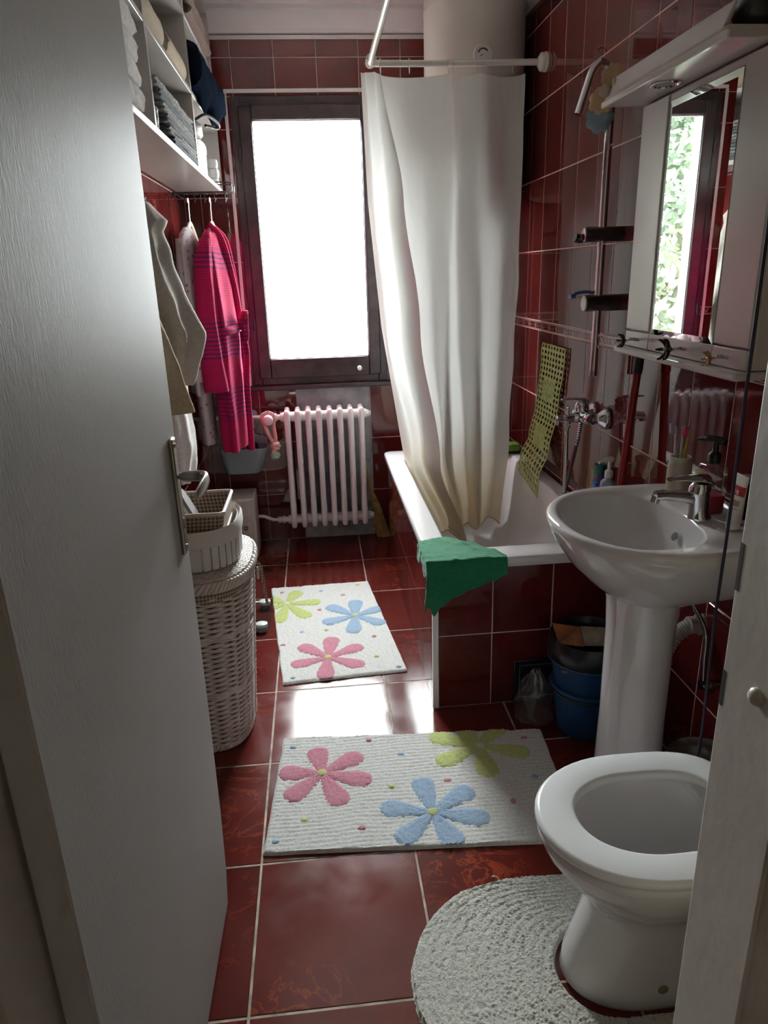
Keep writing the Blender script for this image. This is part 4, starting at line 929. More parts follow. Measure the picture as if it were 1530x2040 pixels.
for k, (x, y, tl, lb) in enumerate(((-.372, 2.09, .42, 'pale mint brush with a grey back leaning in the gingham basket, nearer the window'), (-.415, 2.06, .50, 'pale mint brush leaning in the gingham basket, nearer the door'))):
    t = thing('scrub_brush', lb, 'brush', (x, y, .72), group='brushes in the gingham basket')
    d = Vector((-sin(tl), -.06, cos(tl))); e = Vector((0, 1, 0)); nrm = d.cross(e).normalized(); c = Vector((x, y, .712))
    def slab(w_, t0, t1, L0, L1):
        q = []
        for i in range(15):
            u = i / 14; s_ = lerp(L0, L1, u); ww = w_ * sqrt(max(.02, 1 - (2 * u - 1) ** 4)); q.append([c + d * s_ + e * ww + nrm * t0, c + d * s_ - e * ww + nrm * t0, c + d * s_ - e * ww + nrm * t1, c + d * s_ + e * ww + nrm * t1])
        return MB().rings(q)
    slab(.028, 0, .010, .0, .145).build('back', m_grey_rub, t, smooth=50); slab(.030, .010, .018, .0, .148).build('face', m_slip, t, smooth=50)

# ------------------------------------------------------------------ glass bathroom scale behind the hamper
sc_ = thing('bathroom_scale', 'clear glass bathroom scale with pale mint pads beside the rug', 'scale', (-.41, 2.85, 0))
MB().box(-.56, 2.69, .022, -.262, 3.02, .030).build('plate', glass_mat('scale_glass', (.88, .93, .92)), sc_, bevel=.002)
for y in (2.745, 2.965):
    for x in (-.30, -.52):
        MB().lathe([(.023, .020), (.026, .023), (.026, .036), (.021, .0385), (.002, .039)], (x, y, 0), 24, ex=1.0, ey=.85).build('pad', m_slip, sc_, smooth=40)
        MB().lathe([(.022, .0005), (.024, .004), (.018, .021)], (x, y, 0), 18).build('foot', m_grey_rub, sc_)
    MB().box(-.50, y - .006, .031, -.32, y + .006, .0345).build('electrode', m_slip, sc_, bevel=.001)

# ------------------------------------------------------------------ flowered rugs
def pile_mat(name, c, var=.14, sc=340, b=.8):
    t = NT(name); t.set(Roughness=1.0); t.b.inputs['Specular IOR Level'].default_value = .05; t.b.inputs['Sheen Weight'].default_value = .2
    k = col(c); n = t.noise(sc * .5, 4, .7); t.color(t.ramp(n.outputs['Fac'], [(.28, tuple(x * (1 - 1.8 * var) for x in k[:3])), (.55, k[:3]), (.8, tuple(min(1, x * (1 + .5 * var)) for x in k[:3]))]))
    t.bump(t.noise(sc, 4, .7).outputs['Fac'], b, .006); return t.m
m_rug = pile_mat('white_rug_pile', (.86, .85, .82)); m_rp = pile_mat('pink_pile', (.74, .31, .40)); m_rb = pile_mat('blue_pile', (.42, .57, .76)); m_rg = pile_mat('lime_pile', (.66, .73, .28)); m_rback = M('rug_backing', (.10, .09, .085), .95)
def rug(label, corners, flowers, specks, seed):
    A, B_, C_, D_ = [Vector((p[0], p[1], 0)) for p in corners]
    c = (A + B_ + C_ + D_) / 4; t = thing('rug', label, 'rug', (c.x, c.y, 0), group='flowered bath rugs')
    NU, NV = 150, 110
    def top(x, y): return .0105 + .0022 * nz(x * 95, y * 150, seed) + .0016 * nz(x * 260, y * 320, seed + 4) + .0012 * sin(y * 420 + 3 * nz(x * 8, y * 8, seed))
    def P(u, v): return A.lerp(B_, u).lerp(D_.lerp(C_, u), v)
    def fn(u, v):
        p = P(u, v); e = min(u, 1 - u, v, 1 - v); w_ = .003 * nz(u * 9, v * 9, seed)
        return (p.x + w_, p.y + w_, top(p.x, p.y) if e > .004 else .002)
    MB().grid(fn, NU, NV).build('pile', m_rug, t, smooth=80)
    P_ = [P(u, v) for u, v in ((.004, .006), (.996, .006), (.996, .994), (.004, .994))]
    MB().prism([(p.x, p.y) for p in P_][::-1], 2, .0006, .004).build('backing', m_rback, t)
    inside = lambda q: all((b.x - a.x) * (q.y - a.y) - (b.y - a.y) * (q.x - a.x) <= 0.0 for a, b in ((A, B_), (B_, C_), (C_, D_), (D_, A)))
    for (cc, tips, mat) in flowers:
        mb = MB(); cc = Vector((cc[0], cc[1], 0))
        for tp_ in tips:
            tp_ = Vector((tp_[0], tp_[1], 0)); d = tp_ - cc; L = d.length; d /= L; e = Vector((-d.y, d.x, 0)); W = .036
            k0 = len(mb.v)
            def pet(u, v):
                s_ = lerp(.04, 1.0, u); w_ = W * (.30 + .80 * sin(min(1, s_ * 1.02) * pi * .52) ** 1.2) * sqrt(max(0.0, 1 - max(0, (s_ - .72) / .28) ** 2)); q = cc + d * (s_ * L) + e * (w_ * (2 * v - 1)); b_ = 1 - abs(2 * v - 1) ** 4
                b_ *= min(1, (1 - s_) * 12)
                return (q.x, q.y, .0090 + b_ * (.0055 + .0026 * nz(q.x * 130, q.y * 130, seed + 7) + .0018 * nz(q.x * 320, q.y * 320, seed)))
            mb.grid(pet, 30, 16)
        keep = MB(); keep.v = mb.v
        for fc in mb.f:
            if all(inside(Vector(mb.v[i])) for i in fc): keep.face(fc)
        fl = keep.build('flower', mat, t, smooth=80)
        MB().lathe([(.017, .010), (.015, .0145), (.008, .0160), (.001, .0162)], (cc.x, cc.y, 0), 14).build('flower_centre', m_rg if mat is not m_rg else m_rug, fl, smooth=80)
    for (x, y, k) in specks:
        rnd = random.Random(int(x * 1000) + int(y * 777)); mb = MB(); n = 12
        ring = [(x + (.010 + .004 * rnd.random()) * cos(2 * pi * j / n), y + (.008 + .004 * rnd.random()) * sin(2 * pi * j / n)) for j in range(n)]
        mb.rings([[(p[0], p[1], .0085) for p in ring], [(lerp(x, p[0], .8), lerp(y, p[1], .8), .0122) for p in ring], [(lerp(x, p[0], .2), lerp(y, p[1], .2), .0130) for p in ring]]); mb.build('speck', {'p': m_rp, 'b': m_rb, 'g': m_rg}[k], t, smooth=80)
    return t
rug('white rug with pink, blue and lime flowers lying alongside the bathtub', [(-.284, 3.162), (.187, 3.169), (.275, 2.329), (-.195, 2.299)],
    [((-.024, 2.462), [(-.003, 2.631), (-.138, 2.579), (-.171, 2.419), (-.039, 2.306), (.116, 2.377), (.12, 2.54)], m_rp),
     ((.104, 2.804), [(.113, 2.966), (-.019, 2.924), (-.045, 2.755), (.085, 2.64), (.227, 2.707), (.236, 2.866)], m_rb),
     ((-.201, 2.967), [(-.15, 3.109), (-.042, 2.969), (-.096, 2.812), (-.237, 2.778), (-.31, 2.929), (-.30, 3.054)], m_rg)],
    [(-.228, 3.096, 'p'), (-.042, 3.084, 'b'), (.059, 3.024, 'p'), (.132, 3.127, 'g'), (-.054, 2.887, 'p'), (-.129, 2.688, 'b'), (-.026, 2.69, 'g'), (-.206, 2.589, 'p'), (.17, 2.607, 'p'), (.165, 2.444, 'g'), (.243, 2.356, 'b'), (-.159, 2.333, 'b')], 1)
rug('white rug with pink, blue and lime flowers lying in front of the toilet', [(-.18, 1.975), (.661, 1.908), (.628, 1.428), (-.216, 1.489)],
    [((-.057, 1.781), [(-.074, 1.909), (.071, 1.858), (.093, 1.728), (.002, 1.634), (-.162, 1.677), (-.189, 1.803)], m_rp),
     ((.248, 1.577), [(.235, 1.728), (.38, 1.663), (.404, 1.533), (.296, 1.445), (.139, 1.476), (.102, 1.617)], m_rb),
     ((.443, 1.844), [(.29, 1.919), (.291, 1.778), (.441, 1.696), (.592, 1.787), (.55, 1.96), (.40, 1.97)], m_rg)],
    [(-.147, 1.919, 'b'), (.095, 1.922, 'p'), (.19, 1.839, 'b'), (.145, 1.698, 'g'), (.312, 1.702, 'p'), (-.108, 1.595, 'g'), (.048, 1.545, 'p'), (-.185, 1.525, 'b'), (.592, 1.866, 'p'), (.571, 1.683, 'b'), (.482, 1.592, 'p')], 2)
# contour mat around the toilet foot
TM = 1.075
def upath(hw, xf, xe, s_):
    # U from (xe, +hw) round the front xf to (xe, -hw)
    r = hw; Ls = max(0, xe - (xf + r)); tot = 2 * Ls + pi * r; q = s_ * tot
    if q < Ls: return Vector((xe - q, TM + hw, 0))
    if q > Ls + pi * r: return Vector((xf + r + (q - Ls - pi * r), TM - hw, 0))
    a = pi / 2 + (q - Ls) / r; return Vector((xf + r + r * cos(a), TM + hw * sin(a), 0))
def cmat(u, v):
    p = upath(.109, .437, .70, u).lerp(upath(.252, .124, .72, u), v); e = min(v, 1 - v, u * 3, (1 - u) * 3)
    ridge = .0018 * abs(sin(v * pi * 13)) + .0026 * nz(p.x * 210, p.y * 210, 2) + .0014 * nz(p.x * 75, p.y * 75, 5) + .0024 * nz(p.x * 430, p.y * 430, 8)
    w_ = .006 * nz(p.x * 14, p.y * 14, 3) * (v > .96) + .003 * nz(p.x * 120, p.y * 120, 6) * (v > .97)
    return (p.x + w_, p.y + w_, (.0135 + ridge) if e > .012 else .002)
cm = thing('contour_mat', 'off-white tufted contour mat laid around the toilet foot', 'mat', (.42, TM, 0))
MB().grid(cmat, 420, 130).build('pile', pile_mat('cream_mat_pile', (.84, .83, .75), .2, 260, 1.0), cm, smooth=80)
MB().tube(spline([(.376, 1.325, .006), (.370, 1.338, .012), (.360, 1.345, .006), (.366, 1.352, .003)], 4), .0012, 5).build('loose_thread', bpy.data.materials['cream_mat_pile'], cm)
# ------------------------------------------------------------------ green cloth on the tub corner
gx = [.316, .36, .407, .45, .50, .543, .572]
def gcloth(u, v):
    # u 0..1: left side drop then across; v: back edge -> front edge -> hanging bottom
    if u < .22: d = (.22 - u) / .22; x = .316
    else: d = 0; x = lerp(.316, .574, (u - .22) / .78)
    yb = sm([.316, .407, .48, .543, .574], [2.252, 2.272, 2.205, 2.14, 2.075], x); zb = sm([.316, .331, .36, .401, .46, .52, .574], [.405, .372, .408, .437, .462, .484, .505], x)
    w_ = .0035 * nz(u * 9, v * 9, 2) + .0025 * nz(u * 24, v * 22, 6)
    if v < .5:
        t_ = v / .5; y = lerp(yb, 2.058, t_); z = .5605 + max(0, w_) + .006 * max(0, nz(x * 14, y * 22, 4)); xx = x
    else:
        t_ = (v - .5) / .5; y = 2.058 - .004 * min(1, t_ * 6) + w_ * .6 - .006 * t_; z = lerp(.559, zb, t_); xx = x
    if d > 0:
        drop = d * (.055 + .03 * sin(v * 19) * .5); xx = .311 - .002 * d + w_; z = z - drop * (1 if v < .5 else (1 - (v - .5) * 1.2)); y += .006 * sin(v * 40) * d
        if v >= .5: xx = lerp(.311, .300, (v - .5) * 2 * d)
    return (xx, y, z)
o = MB().grid(gcloth, 70, 60).build('cleaning_cloth', terry('green_microfibre', (.018, .19, .085), .1, .5, 200, .3), smooth=80, solid=.002); tag(o, 'green cleaning cloth draped over the bathtub corner', 'cloth')

# ------------------------------------------------------------------ shower riser with slides and bent arm
RX, RY = .952, 2.392
rs = thing('shower_riser', 'chrome shower riser pipe with a bent arm on the tiled wall', 'shower', (RX, RY, 1.08))
m_dchrome = M('worn_chrome', (.36, .34, .35), .18, metal=1)
MB().tube([(RX, RY, 1.092), (RX, RY, 1.5), (RX, RY, 1.962)] + spline([(RX, RY, 1.962), (RX - .012, RY - .002, 2.005), (RX - .040, RY - .006, 2.022), (RX - .066, RY - .008, 2.0), (RX - .084, RY - .010, 1.95), (RX - .106, RY - .012, 1.882)], 6)[1:], .0132, 14).build('pipe', m_chrome, rs)
MB().tube([(RX, RY, 1.080), (RX, RY, 1.096)], .0135, 14).build('end_cap', m_dchrome, rs)
m_slide = M('dark_chrome_slide', (.12, .11, .115), .22, metal=.9)
for z, xa, rr in ((1.537, .893, .0235), (1.322, .905, .027)):
    s_ = MB().tube([(xa, RY - .002, z), (xa + .02, RY - .002, z), (XR - .001, RY - .002, z)], rr, 20).build('slide_bracket', m_slide, rs)
    MB().lathe([(rr * .9, 0), (rr * .9, -.004), (rr * .6, -.006)], (xa, RY - .002, z), 18, axis='x').build('end_disc', m_dchrome if z > 1.5 else m_white_trim, s_)
MB().tube(spline([(.905, RY + .012, 1.532), (.885, RY + .02, 1.526), (.868, RY + .02, 1.53)], 5), .014, 12).build('handset_clip', m_slide, rs)
mb = MB(); mb.box(.90, RY - .05, 1.338, .99, RY + .05, 1.344); mb.build('soap_tray', glass_mat('clear_soap_tray', (.8, .82, .84)), rs, bevel=.002)
bb = thing('razor', 'blue handled razor lying on the shower slide bracket', 'razor', (.87, 2.42, 1.345))
MB().tube(spline([(.958, 2.425, 1.352), (.92, 2.43, 1.358), (.885, 2.435, 1.352)], 5), .005, 8).build('handle', M('blue_plastic', (.04, .08, .25), .3), bb)
MB().box(.868, 2.415, 1.337, .886, 2.452, 1.353).build('head', M('deep_blue_plastic', (.02, .04, .20), .3), bb, bevel=.003)
# pastel bath puffs hanging on the riser
m_pf = [M('peach_sponge', (.52, .36, .20), .9, bump=.4), M('blue_sponge', (.20, .28, .33), .9, bump=.4), M('cream_sponge', (.55, .47, .36), .9, bump=.4)]
lf = thing('bath_puff', 'peach and blue scalloped sponge string hanging from the shower arm', 'sponge', (.93, 2.40, 1.86))
def scallop(c, r, th, mat, name, lob=7, tilt=.3):
    c = Vector(c); e1 = Vector((-.75, .66, 0)); e2 = Vector((0, 0, 1)); nrm = e1.cross(e2); q = []
    for s_, tt in ((.05, -1), (.7, -1), (1, -.5), (1, .5), (.7, 1), (.05, 1)):
        q.append([c + (e1 * cos(a) + e2 * sin(a)) * r * s_ * (1 + .20 * abs(sin(lob * a / 2))) + nrm * th * tt * .5 for a in [2 * pi * j / 42 for j in range(42)]])
    return MB().rings(q).build(name, mat, lf, smooth=60)
scallop((.945, 2.375, 1.985), .030, .022, m_pf[0], 'peach_lobe'); scallop((.925, 2.375, 1.945), .016, .03, m_pf[2], 'cream_lobe')
scallop((.922, 2.392, 1.920), .034, .026, m_pf[0], 'peach_lobe'); scallop((.922, 2.40, 1.876), .037, .028, m_pf[1], 'blue_lobe')
MB().tube([(.925, 2.387, 2.022), (.935, 2.385, 2.0), (.925, 2.39, 1.90)], .002, 6).build('cord', m_wire, lf)

# ------------------------------------------------------------------ bath mixer with hose
mx = thing('bath_mixer', 'chrome bath mixer tap with a shower hose on the tiled wall', 'tap', (.95, 2.46, .88))
for dy in (-.062, .062):
    MB().lathe([(.004, .0), (.036, -.001), (.040, -.006), (.035, -.020), (.022, -.034), (.016, -.045), (.016, -.06)], (XR, 2.46 + dy, .925), 24, axis='x').build('wall_rose', m_chrome, mx, smooth=60)
MB().tube([(.955, 2.385, .925), (.955, 2.40, .925), (.955, 2.52, .925), (.955, 2.535, .925)], [.020, .024, .024, .020], 18).build('body', m_chrome, mx, smooth=60)
MB().tube(spline([(.955, 2.46, .922), (.92, 2.462, .920), (.885, 2.464, .918), (.858, 2.465, .916)], 5), [.019] * 5 + [.016] * 6 + [.0145] * 5, 14).build('spout', m_chrome, mx, smooth=60)
MB().tube([(.862, 2.465, .918), (.860, 2.465, .896)], .0125, 12).build('spout_end', m_chrome, mx)
MB().tube([(.895, 2.463, .925), (.895, 2.463, .958), (.895, 2.463, .962)], [.007, .007, .009], 10).build('diverter', m_chrome, mx)
MB().lathe([(.024, 0), (.026, .012), (.022, .028), (.010, .036)], (.945, 2.46, .945), 20).build('cartridge', m_chrome, mx, smooth=60)
q = []
for x_, z_, w_, h_ in ((.968, .975, .012, .006), (.95, .984, .018, .010), (.925, .988, .017, .007), (.895, .990, .013, .004), (.868, .989, .010, .0028)): q.append([(x_, 2.46 + w_ * cos(2 * pi * j / 14), z_ + h_ * sin(2 * pi * j / 14)) for j in range(14)])
MB().rings(q).build('lever', m_chrome, mx, smooth=60)
hz_ = spline([(.897, 2.463, .905), (.895, 2.464, .86), (.897, 2.462, .74), (.893, 2.45, .63), (.88, 2.43, .56), (.872, 2.42, .50), (.868, 2.43, .47), (.872, 2.44, .52), (.892, 2.455, .62), (.92, 2.465, .74), (.938, 2.462, .84), (.945, 2.46, .905)], 16)
MB().tube(hz_, [.0068 + .0011 * (i % 2) for i in range(len(hz_))], 10).build('hose', m_dchrome, mx, smooth=20)
MB().tube([(.897, 2.463, .912), (.897, 2.463, .885)], .0105, 6).build('hose_nut', m_chrome, mx, smooth=0)

# ------------------------------------------------------------------ anti-slip mat hung on the wall
def gm(u, v):
    # u across, v down
    L = v * .63; y0 = sm([0, .38, .55, .70], [2.990, 3.06, 3.055, 3.01], L); wv = .148
    x, z = 1.012, 1.125 - L
    x = sm([0, .30, .44, .56, .64, .70], [1.012, 1.010, .985, .945, .930, .926], L); z = pl([0, .30, .44, .56, .70], [1.125, .825, .690, .572, .440], L)
    y = y0 + wv * (1 - 2 * u) * (1 + .02 * nz(v * 6, 1)); z -= .06 * (u - .5) * max(0, (L - .40) / .30)
    x -= .004 + .006 * max(0, nz(u * 3, v * 8, 3)); return Vector((x, y, z))
def antislip():
    mb = MB(); NU, NV = 8, 26; mgn = .16
    def heart(u, v):
        for cv in (.30, .66):
            if ((u - .5) / .30) ** 2 + ((v - cv) / .085) ** 2 < 1: return True
        return False
    for i in range(NU):
        for j in range(NV):
            u0, u1, v0, v1 = i / NU, (i + 1) / NU, j / NV, (j + 1) / NV; uc, vc = (u0 + u1) / 2, (v0 + v1) / 2
            oc = []; n = 12; k0 = len(mb.v)
            for q in range(n):
                a = 2 * pi * q / n + pi / 4; c, s = cos(a), sin(a); m_ = max(abs(c), abs(s)); oc.append((uc + c / m_ * (u1 - u0) / 2, vc + s / m_ * (v1 - v0) / 2))
            if heart(uc, vc):
                mb.v += [tuple(gm(a, b)) for a, b in oc]; mb.face(range(k0, k0 + n)); continue
            ic = [(uc + .36 * (u1 - u0) * cos(2 * pi * q / n + pi / 4), vc + .37 * (v1 - v0) * sin(2 * pi * q / n + pi / 4)) for q in range(n)]
            mb.v += [tuple(gm(a, b)) for a, b in oc]; mb.v += [tuple(gm(a, b)) for a, b in ic]
            for q in range(n): mb.face((k0 + q, k0 + (q + 1) % n, k0 + n + (q + 1) % n, k0 + n + q))
    return mb
def green_plastic():
    t = NT('yellow_green_vinyl'); t.set(Roughness=.28); t.b.inputs['Transmission Weight'].default_value = 0.0
    t.color(t.ramp(t.noise(9, 3).outputs['Fac'], [(.35, (.46, .48, .15)), (.75, (.58, .60, .25))])); t.b.inputs['Subsurface Weight'].default_value = .0; t.bump(t.noise(60, 2).outputs['Fac'], .3, .003); return t.m
am = thing('anti_slip_mat', 'yellow-green perforated bath mat hung on the wall into the tub', 'bath mat', (1.0, 3.03, .47))
m_vinyl = green_plastic()
antislip().build('sheet', m_vinyl, am, smooth=40, solid=.004)
for cv in (.30, .66):
    pts = []
    for q in range(40):
        a = 2 * pi * q / 40; hxx = 16 * sin(a) ** 3 / 17; hyy = (13 * cos(a) - 5 * cos(2 * a) - 2 * cos(3 * a) - cos(4 * a)) / 17; pts.append(gm(.5 + .27 * hxx, cv - .07 * hyy) + Vector((-.003, 0, 0)))
    MB().tube(pts, .0026, 6, closed=True).build('heart', m_vinyl, am)

# ------------------------------------------------------------------ sponge, bottles on the tub rim, mop handle, broom
sp_o = thing('sponge', 'green scouring sponge with a dark pad on the tub corner', 'sponge', (.965, 3.43, .556))
MB().box(.905, 3.38, .5565, .995, 3.46, .568).build('scourer', M('dark_scourer', (.025, .035, .03), .95, bump=.6), sp_o, bevel=.003)
MB().box(.906, 3.381, .568, .994, 3.459, .604).build('foam', M('green_foam', (.17, .33, .05), .95, var=.3, vscale=60, bump=.6, bscale=90), sp_o, bevel=.006)
def bottle(name, label, cat, c, prof, mat, cap=None, capmat=None, pump=None, pumpmat=None, ex=1, ey=1, group=None):
    t = thing(name, label, cat, c, group)
    MB().lathe(prof, c, 24, ex, ey).build('body', mat, t, smooth=50)
    if cap: MB().lathe(cap, c, 20).build('cap', capmat, t, smooth=50)
    if pump:
        h = pump; x, y, z = c; pm = MB(); pm.lathe([(.014, h), (.014, h + .022), (.008, h + .026), (.006, h + .03), (.006, h + .055)], c, 16); pm.build('pump_collar', pumpmat, t, smooth=50)
        pm = MB(); pm.tube(spline([(x + .012, y, z + h + .060), (x, y, z + h + .063), (x - .02, y - .004, z + h + .062), (x - .042, y - .008, z + h + .054)], 5), [.010] * 6 + [.008] * 5 + [.005] * 5, 12, sx=.7); pm.build('pump_head', pumpmat, t, smooth=60)
    return t
zt_ = .5565
m_clearb = M('milky_blue_plastic', (.24, .30, .40), .2); m_violet = M('violet_plastic', (.06, .05, .14), .25); m_amber = M('amber_tube', (.40, .28, .12), .35); m_teal = M('teal_cap', (.02, .14, .14), .3)
bottle('pump_bottle', 'pale blue liquid soap bottle with a white pump behind the washbasin', 'bottle', (.968, 2.235, zt_), [(.030, 0), (.034, .004), (.035, .02), (.035, .165), (.032, .185), (.016, .196), (.013, .200)], m_clearb, pump=.2, pumpmat=m_white_trim, ex=.75)
bottle('shampoo_bottle', 'violet shampoo bottle with a teal cap on the tub rim', 'bottle', (.975, 2.325, zt_), [(.028, 0), (.032, .005), (.033, .16), (.028, .185), (.018, .195)], m_violet, cap=[(.021, .190), (.022, .195), (.021, .222), (.003, .225)], capmat=m_teal, ex=.7)
bottle('lotion_tube', 'amber lotion tube standing on the tub rim', 'tube', (.985, 2.395, zt_), [(.014, 0), (.015, .02), (.019, .03), (.022, .12), (.020, .186), (.004, .19)], m_amber, ex=.7)
bottle('small_pump_bottle', 'small bright blue pump bottle in front of the pale blue one', 'bottle', (.915, 2.215, zt_), [(.018, 0), (.02, .004), (.02, .13), (.013, .15), (.010, .16), (.012, .165), (.012, .19), (.003, .194)], M('bright_blue_plastic', (.05, .20, .50), .25), ex=.9)
mo = thing('mop_stick', 'red mop stick with a black grip leaning behind the washbasin', 'mop', (.985, 2.15, .56))
MB().tube([(.940, 2.105, .5575), (.975, 2.098, 1.135)], .0125, 14).build('handle', M('red_lacquer', (.25, .008, .012), .25), mo)
MB().tube([(.9745, 2.098, 1.125), (.9755, 2.098, 1.14), (.978, 2.097, 1.188), (.9785, 2.097, 1.199)], [.0145, .015, .0145, .008], 14).build('grip', M('black_rubber', (.01, .01, .01), .5), mo)
bw = thing('hand_broom', 'straw hand broom propped in the corner behind the radiator', 'broom', (.32, 3.80, 0))
m_straw = M('golden_straw', (.32, .19, .07), .8, var=.4, vscale=30, bump=.8, bscale=90)
MB().tube([(.215, 3.815, .46), (.262, 3.80, .29), (.278, 3.795, .235)], .012, 10).build('handle', m_straw, bw)
def brush(u, v):
    a = 2 * pi * v; s_ = sm([0, .3, 1], [.016, .030, .036], u); p = Vector((.272, 3.795, .25)).lerp(Vector((.325, 3.79, .003)), u); d = 1 + .10 * sin(a * 9) * u
    return (p.x + s_ * d * cos(a), p.y + .55 * s_ * d * sin(a), max(.002, p.z + .010 * nz(a * 6, 1) * u))
MB().grid(brush, 20, 40, cv=True).build('bristles', m_straw, bw, smooth=60)
for u in (.12, .45): MB().tube([Vector(brush(u, i / 24)) * 1.0 for i in range(24)], .002, 6, closed=True).build('binding', M('binding_thread', (.15, .06, .03), .8), bw)

# ------------------------------------------------------------------ things on the washbasin
zd = .8635
cup = thing('toothbrush_jar', 'beige ceramic jar holding toothbrushes on the washbasin', 'jar', (.935, 1.715, zd))
MB().lathe([(.026, 0), (.030, .003), (.031, .05), (.030, .078), (.025, .086), (.0265, .092), (.0265, .098), (.0225, .098), (.0215, .088), (.026, .06), (.026, .01), (.003, .008)], (.935, 1.715, zd), 28).build('jar', M('beige_stoneware', (.50, .44, .34), .3), cup, smooth=50)
def tbrush(label, b0, d, col_, head, hc):
    t = thing('toothbrush', label, 'toothbrush', b0, group='toothbrushes in the jar'); b0 = Vector(b0); d = Vector(d).normalized(); e = Vector((0, 1, 0)) - d * d.y; e = e.normalized(); n_ = d.cross(e)
    MB().tube([b0 + d * s_ for s_ in (0, .05, .11, .13, .165)], [.0035, .0048, .0042, .0028, .004], 10).build('handle', col_, t, smooth=60)
    c = b0 + d * .158; q = []
    for s_ in (-.013, .013): q.append([c + d * s_ + e * (.0055 * a) - Vector((.8, .0, 0)) * 0 + hc[1] * b_ for a, b_ in ((-1, .003), (1, .003), (1, .014), (-1, .014))])
    MB().rings(q).build('bristles', head, t, bevel=.001); return t
wv = Vector((-.8, .6, 0)).normalized()
tbrush('white toothbrush with lilac bristles in the beige jar', (.932, 1.722, zd + .009), (-.035, .125, 1), M('white_brush', (.62, .58, .56), .3), M('lilac_bristle', (.36, .28, .44), .7), (0, wv))
tbrush('grey-green toothbrush standing upright in the beige jar', (.938, 1.712, zd + .009), (-.03, .03, 1), M('grey_green_brush', (.30, .37, .33), .3), M('grey_bristle', (.25, .22, .25), .7), (0, -wv))
tbrush('yellow toothbrush with crimson bristles in the beige jar', (.934, 1.722, zd + .009), (.045, -.13, .9), M('yellow_brush', (.55, .40, .05), .3), M('crimson_bristle', (.40, .02, .08), .7), (0, wv))
# soap dispenser with pink liquid
sd = thing('soap_dispenser', 'clear soap dispenser with pink liquid and a black pump beside the tap', 'dispenser', (.935, 1.56, zd))
sy_, sx_ = 1.560, .935
m_sclear = glass_mat('dispenser_plastic', (.80, .76, .74))
MB().rings([rrect(sx_, sy_, .024 * s_, .034 * s_, .012 * s_, zd + h) for s_, h in ((.95, 0), (1, .004), (1, .105), (.9, .116), (.45, .124))]).build('bottle', m_sclear, sd, smooth=50)
MB().rings([rrect(sx_, sy_, .0225 * s_, .0325 * s_, .011 * s_, zd + h) for s_, h in ((.95, .002), (1, .005), (1, .046))]).build('liquid', M('pink_soap', (.55, .06, .10), .15), sd, smooth=50)
MB().box(sx_ - .0255, sy_ - .004, zd + .02, sx_ - .0240, sy_ + .031, zd + .098).build('label_print', M('yellow_green_label', (.28, .28, .06), .5, var=.6, vscale=60), sd)
MB().lathe([(.015, .122), (.015, .142), (.011, .146), (.0075, .15), (.0075, .172)], (sx_, sy_, zd), 18).build('pump_collar', M('black_plastic', (.012, .012, .012), .35), sd, smooth=50)
MB().tube(spline([(sx_ + .012, sy_ - .02, zd + .174), (sx_, sy_, zd + .178), (sx_ - .012, sy_ + .02, zd + .177), (sx_ - .022, sy_ + .042, zd + .170)], 5), [.009] * 6 + [.0075] * 5 + [.004] * 5, 12).build('pump_head', bpy.data.materials['black_plastic'], sd, smooth=60)
db = thing('dark_bottle', 'dark maroon bottle with a grey cap between dispenser and toothpaste', 'bottle', (.985, 1.50, zd))
MB().rings([rrect(.985, 1.50, .024 * s_, .022 * s_, .010 * s_, zd + h) for s_, h in ((.95, 0), (1, .004), (1, .080), (.9, .086))]).build('body', M('maroon_plastic', (.035, .010, .014), .25), db, smooth=50)
MB().rings([rrect(.985, 1.50, .016 * s_, .016 * s_, .008 * s_, zd + h) for s_, h in ((1, .086), (1, .100), (.9, .102))]).build('cap', M('grey_cap', (.16, .17, .18), .4), db, smooth=50)
tpz = thing('toothpaste_tube', 'white and red toothpaste tube standing on its cap at the basin edge', 'toothpaste', (.922, 1.432, zd))
tx_, ty_ = .922, 1.432
q = []
for h, wy, wx in ((.014, .016, .016), (.022, .019, .017), (.06, .021, .013), (.10, .0225, .007), (.128, .0235, .0018)):
    q.append([(tx_ + wx * cos(2 * pi * j / 24) * .9 + .10 * (h - .01) * .35, ty_ + wy * sin(2 * pi * j / 24) - .06 * h, zd + h) for j in range(24)])
m_tpw = M('white_tube', (.66, .63, .60), .35)
MB().rings(q).build('body', m_tpw, tpz, smooth=60)
MB().lathe([(.0150, 0), (.0155, .002), (.0150, .014), (.004, .0145)], (tx_, ty_, zd), 20).build('cap', m_white_trim, tpz, smooth=50)
def wrap(z0, z1, a0, a1, mat, name, off=.0006):
    def f(u, v):
        h = lerp(z0, z1, v); a = lerp(a0, a1, u); wy = pl([.014, .022, .06, .10, .128], [.016, .019, .021, .0225, .0235], h) + off; wx = pl([.014, .022, .06, .10, .128], [.016, .017, .013, .007, .0018], h) + off
        return (tx_ + wx * cos(a) * .9 + .10 * (h - .01) * .35, ty_ + wy * sin(a) - .06 * h, zd + h)
    return MB().grid(f, 16, 6).build(name, mat, tpz, smooth=60)
wrap(.082, .104, pi * .55, pi * 1.45, M('red_print', (.42, .015, .02), .35), 'red_band')
wrap(.058, .072, pi * .95, pi * 1.30, M('gold_print', (.45, .30, .15), .35), 'gold_mark'); wrap(.050, .0515, pi * .7, pi * 1.3, M('grey_print', (.25, .25, .26), .4), 'grey_line')
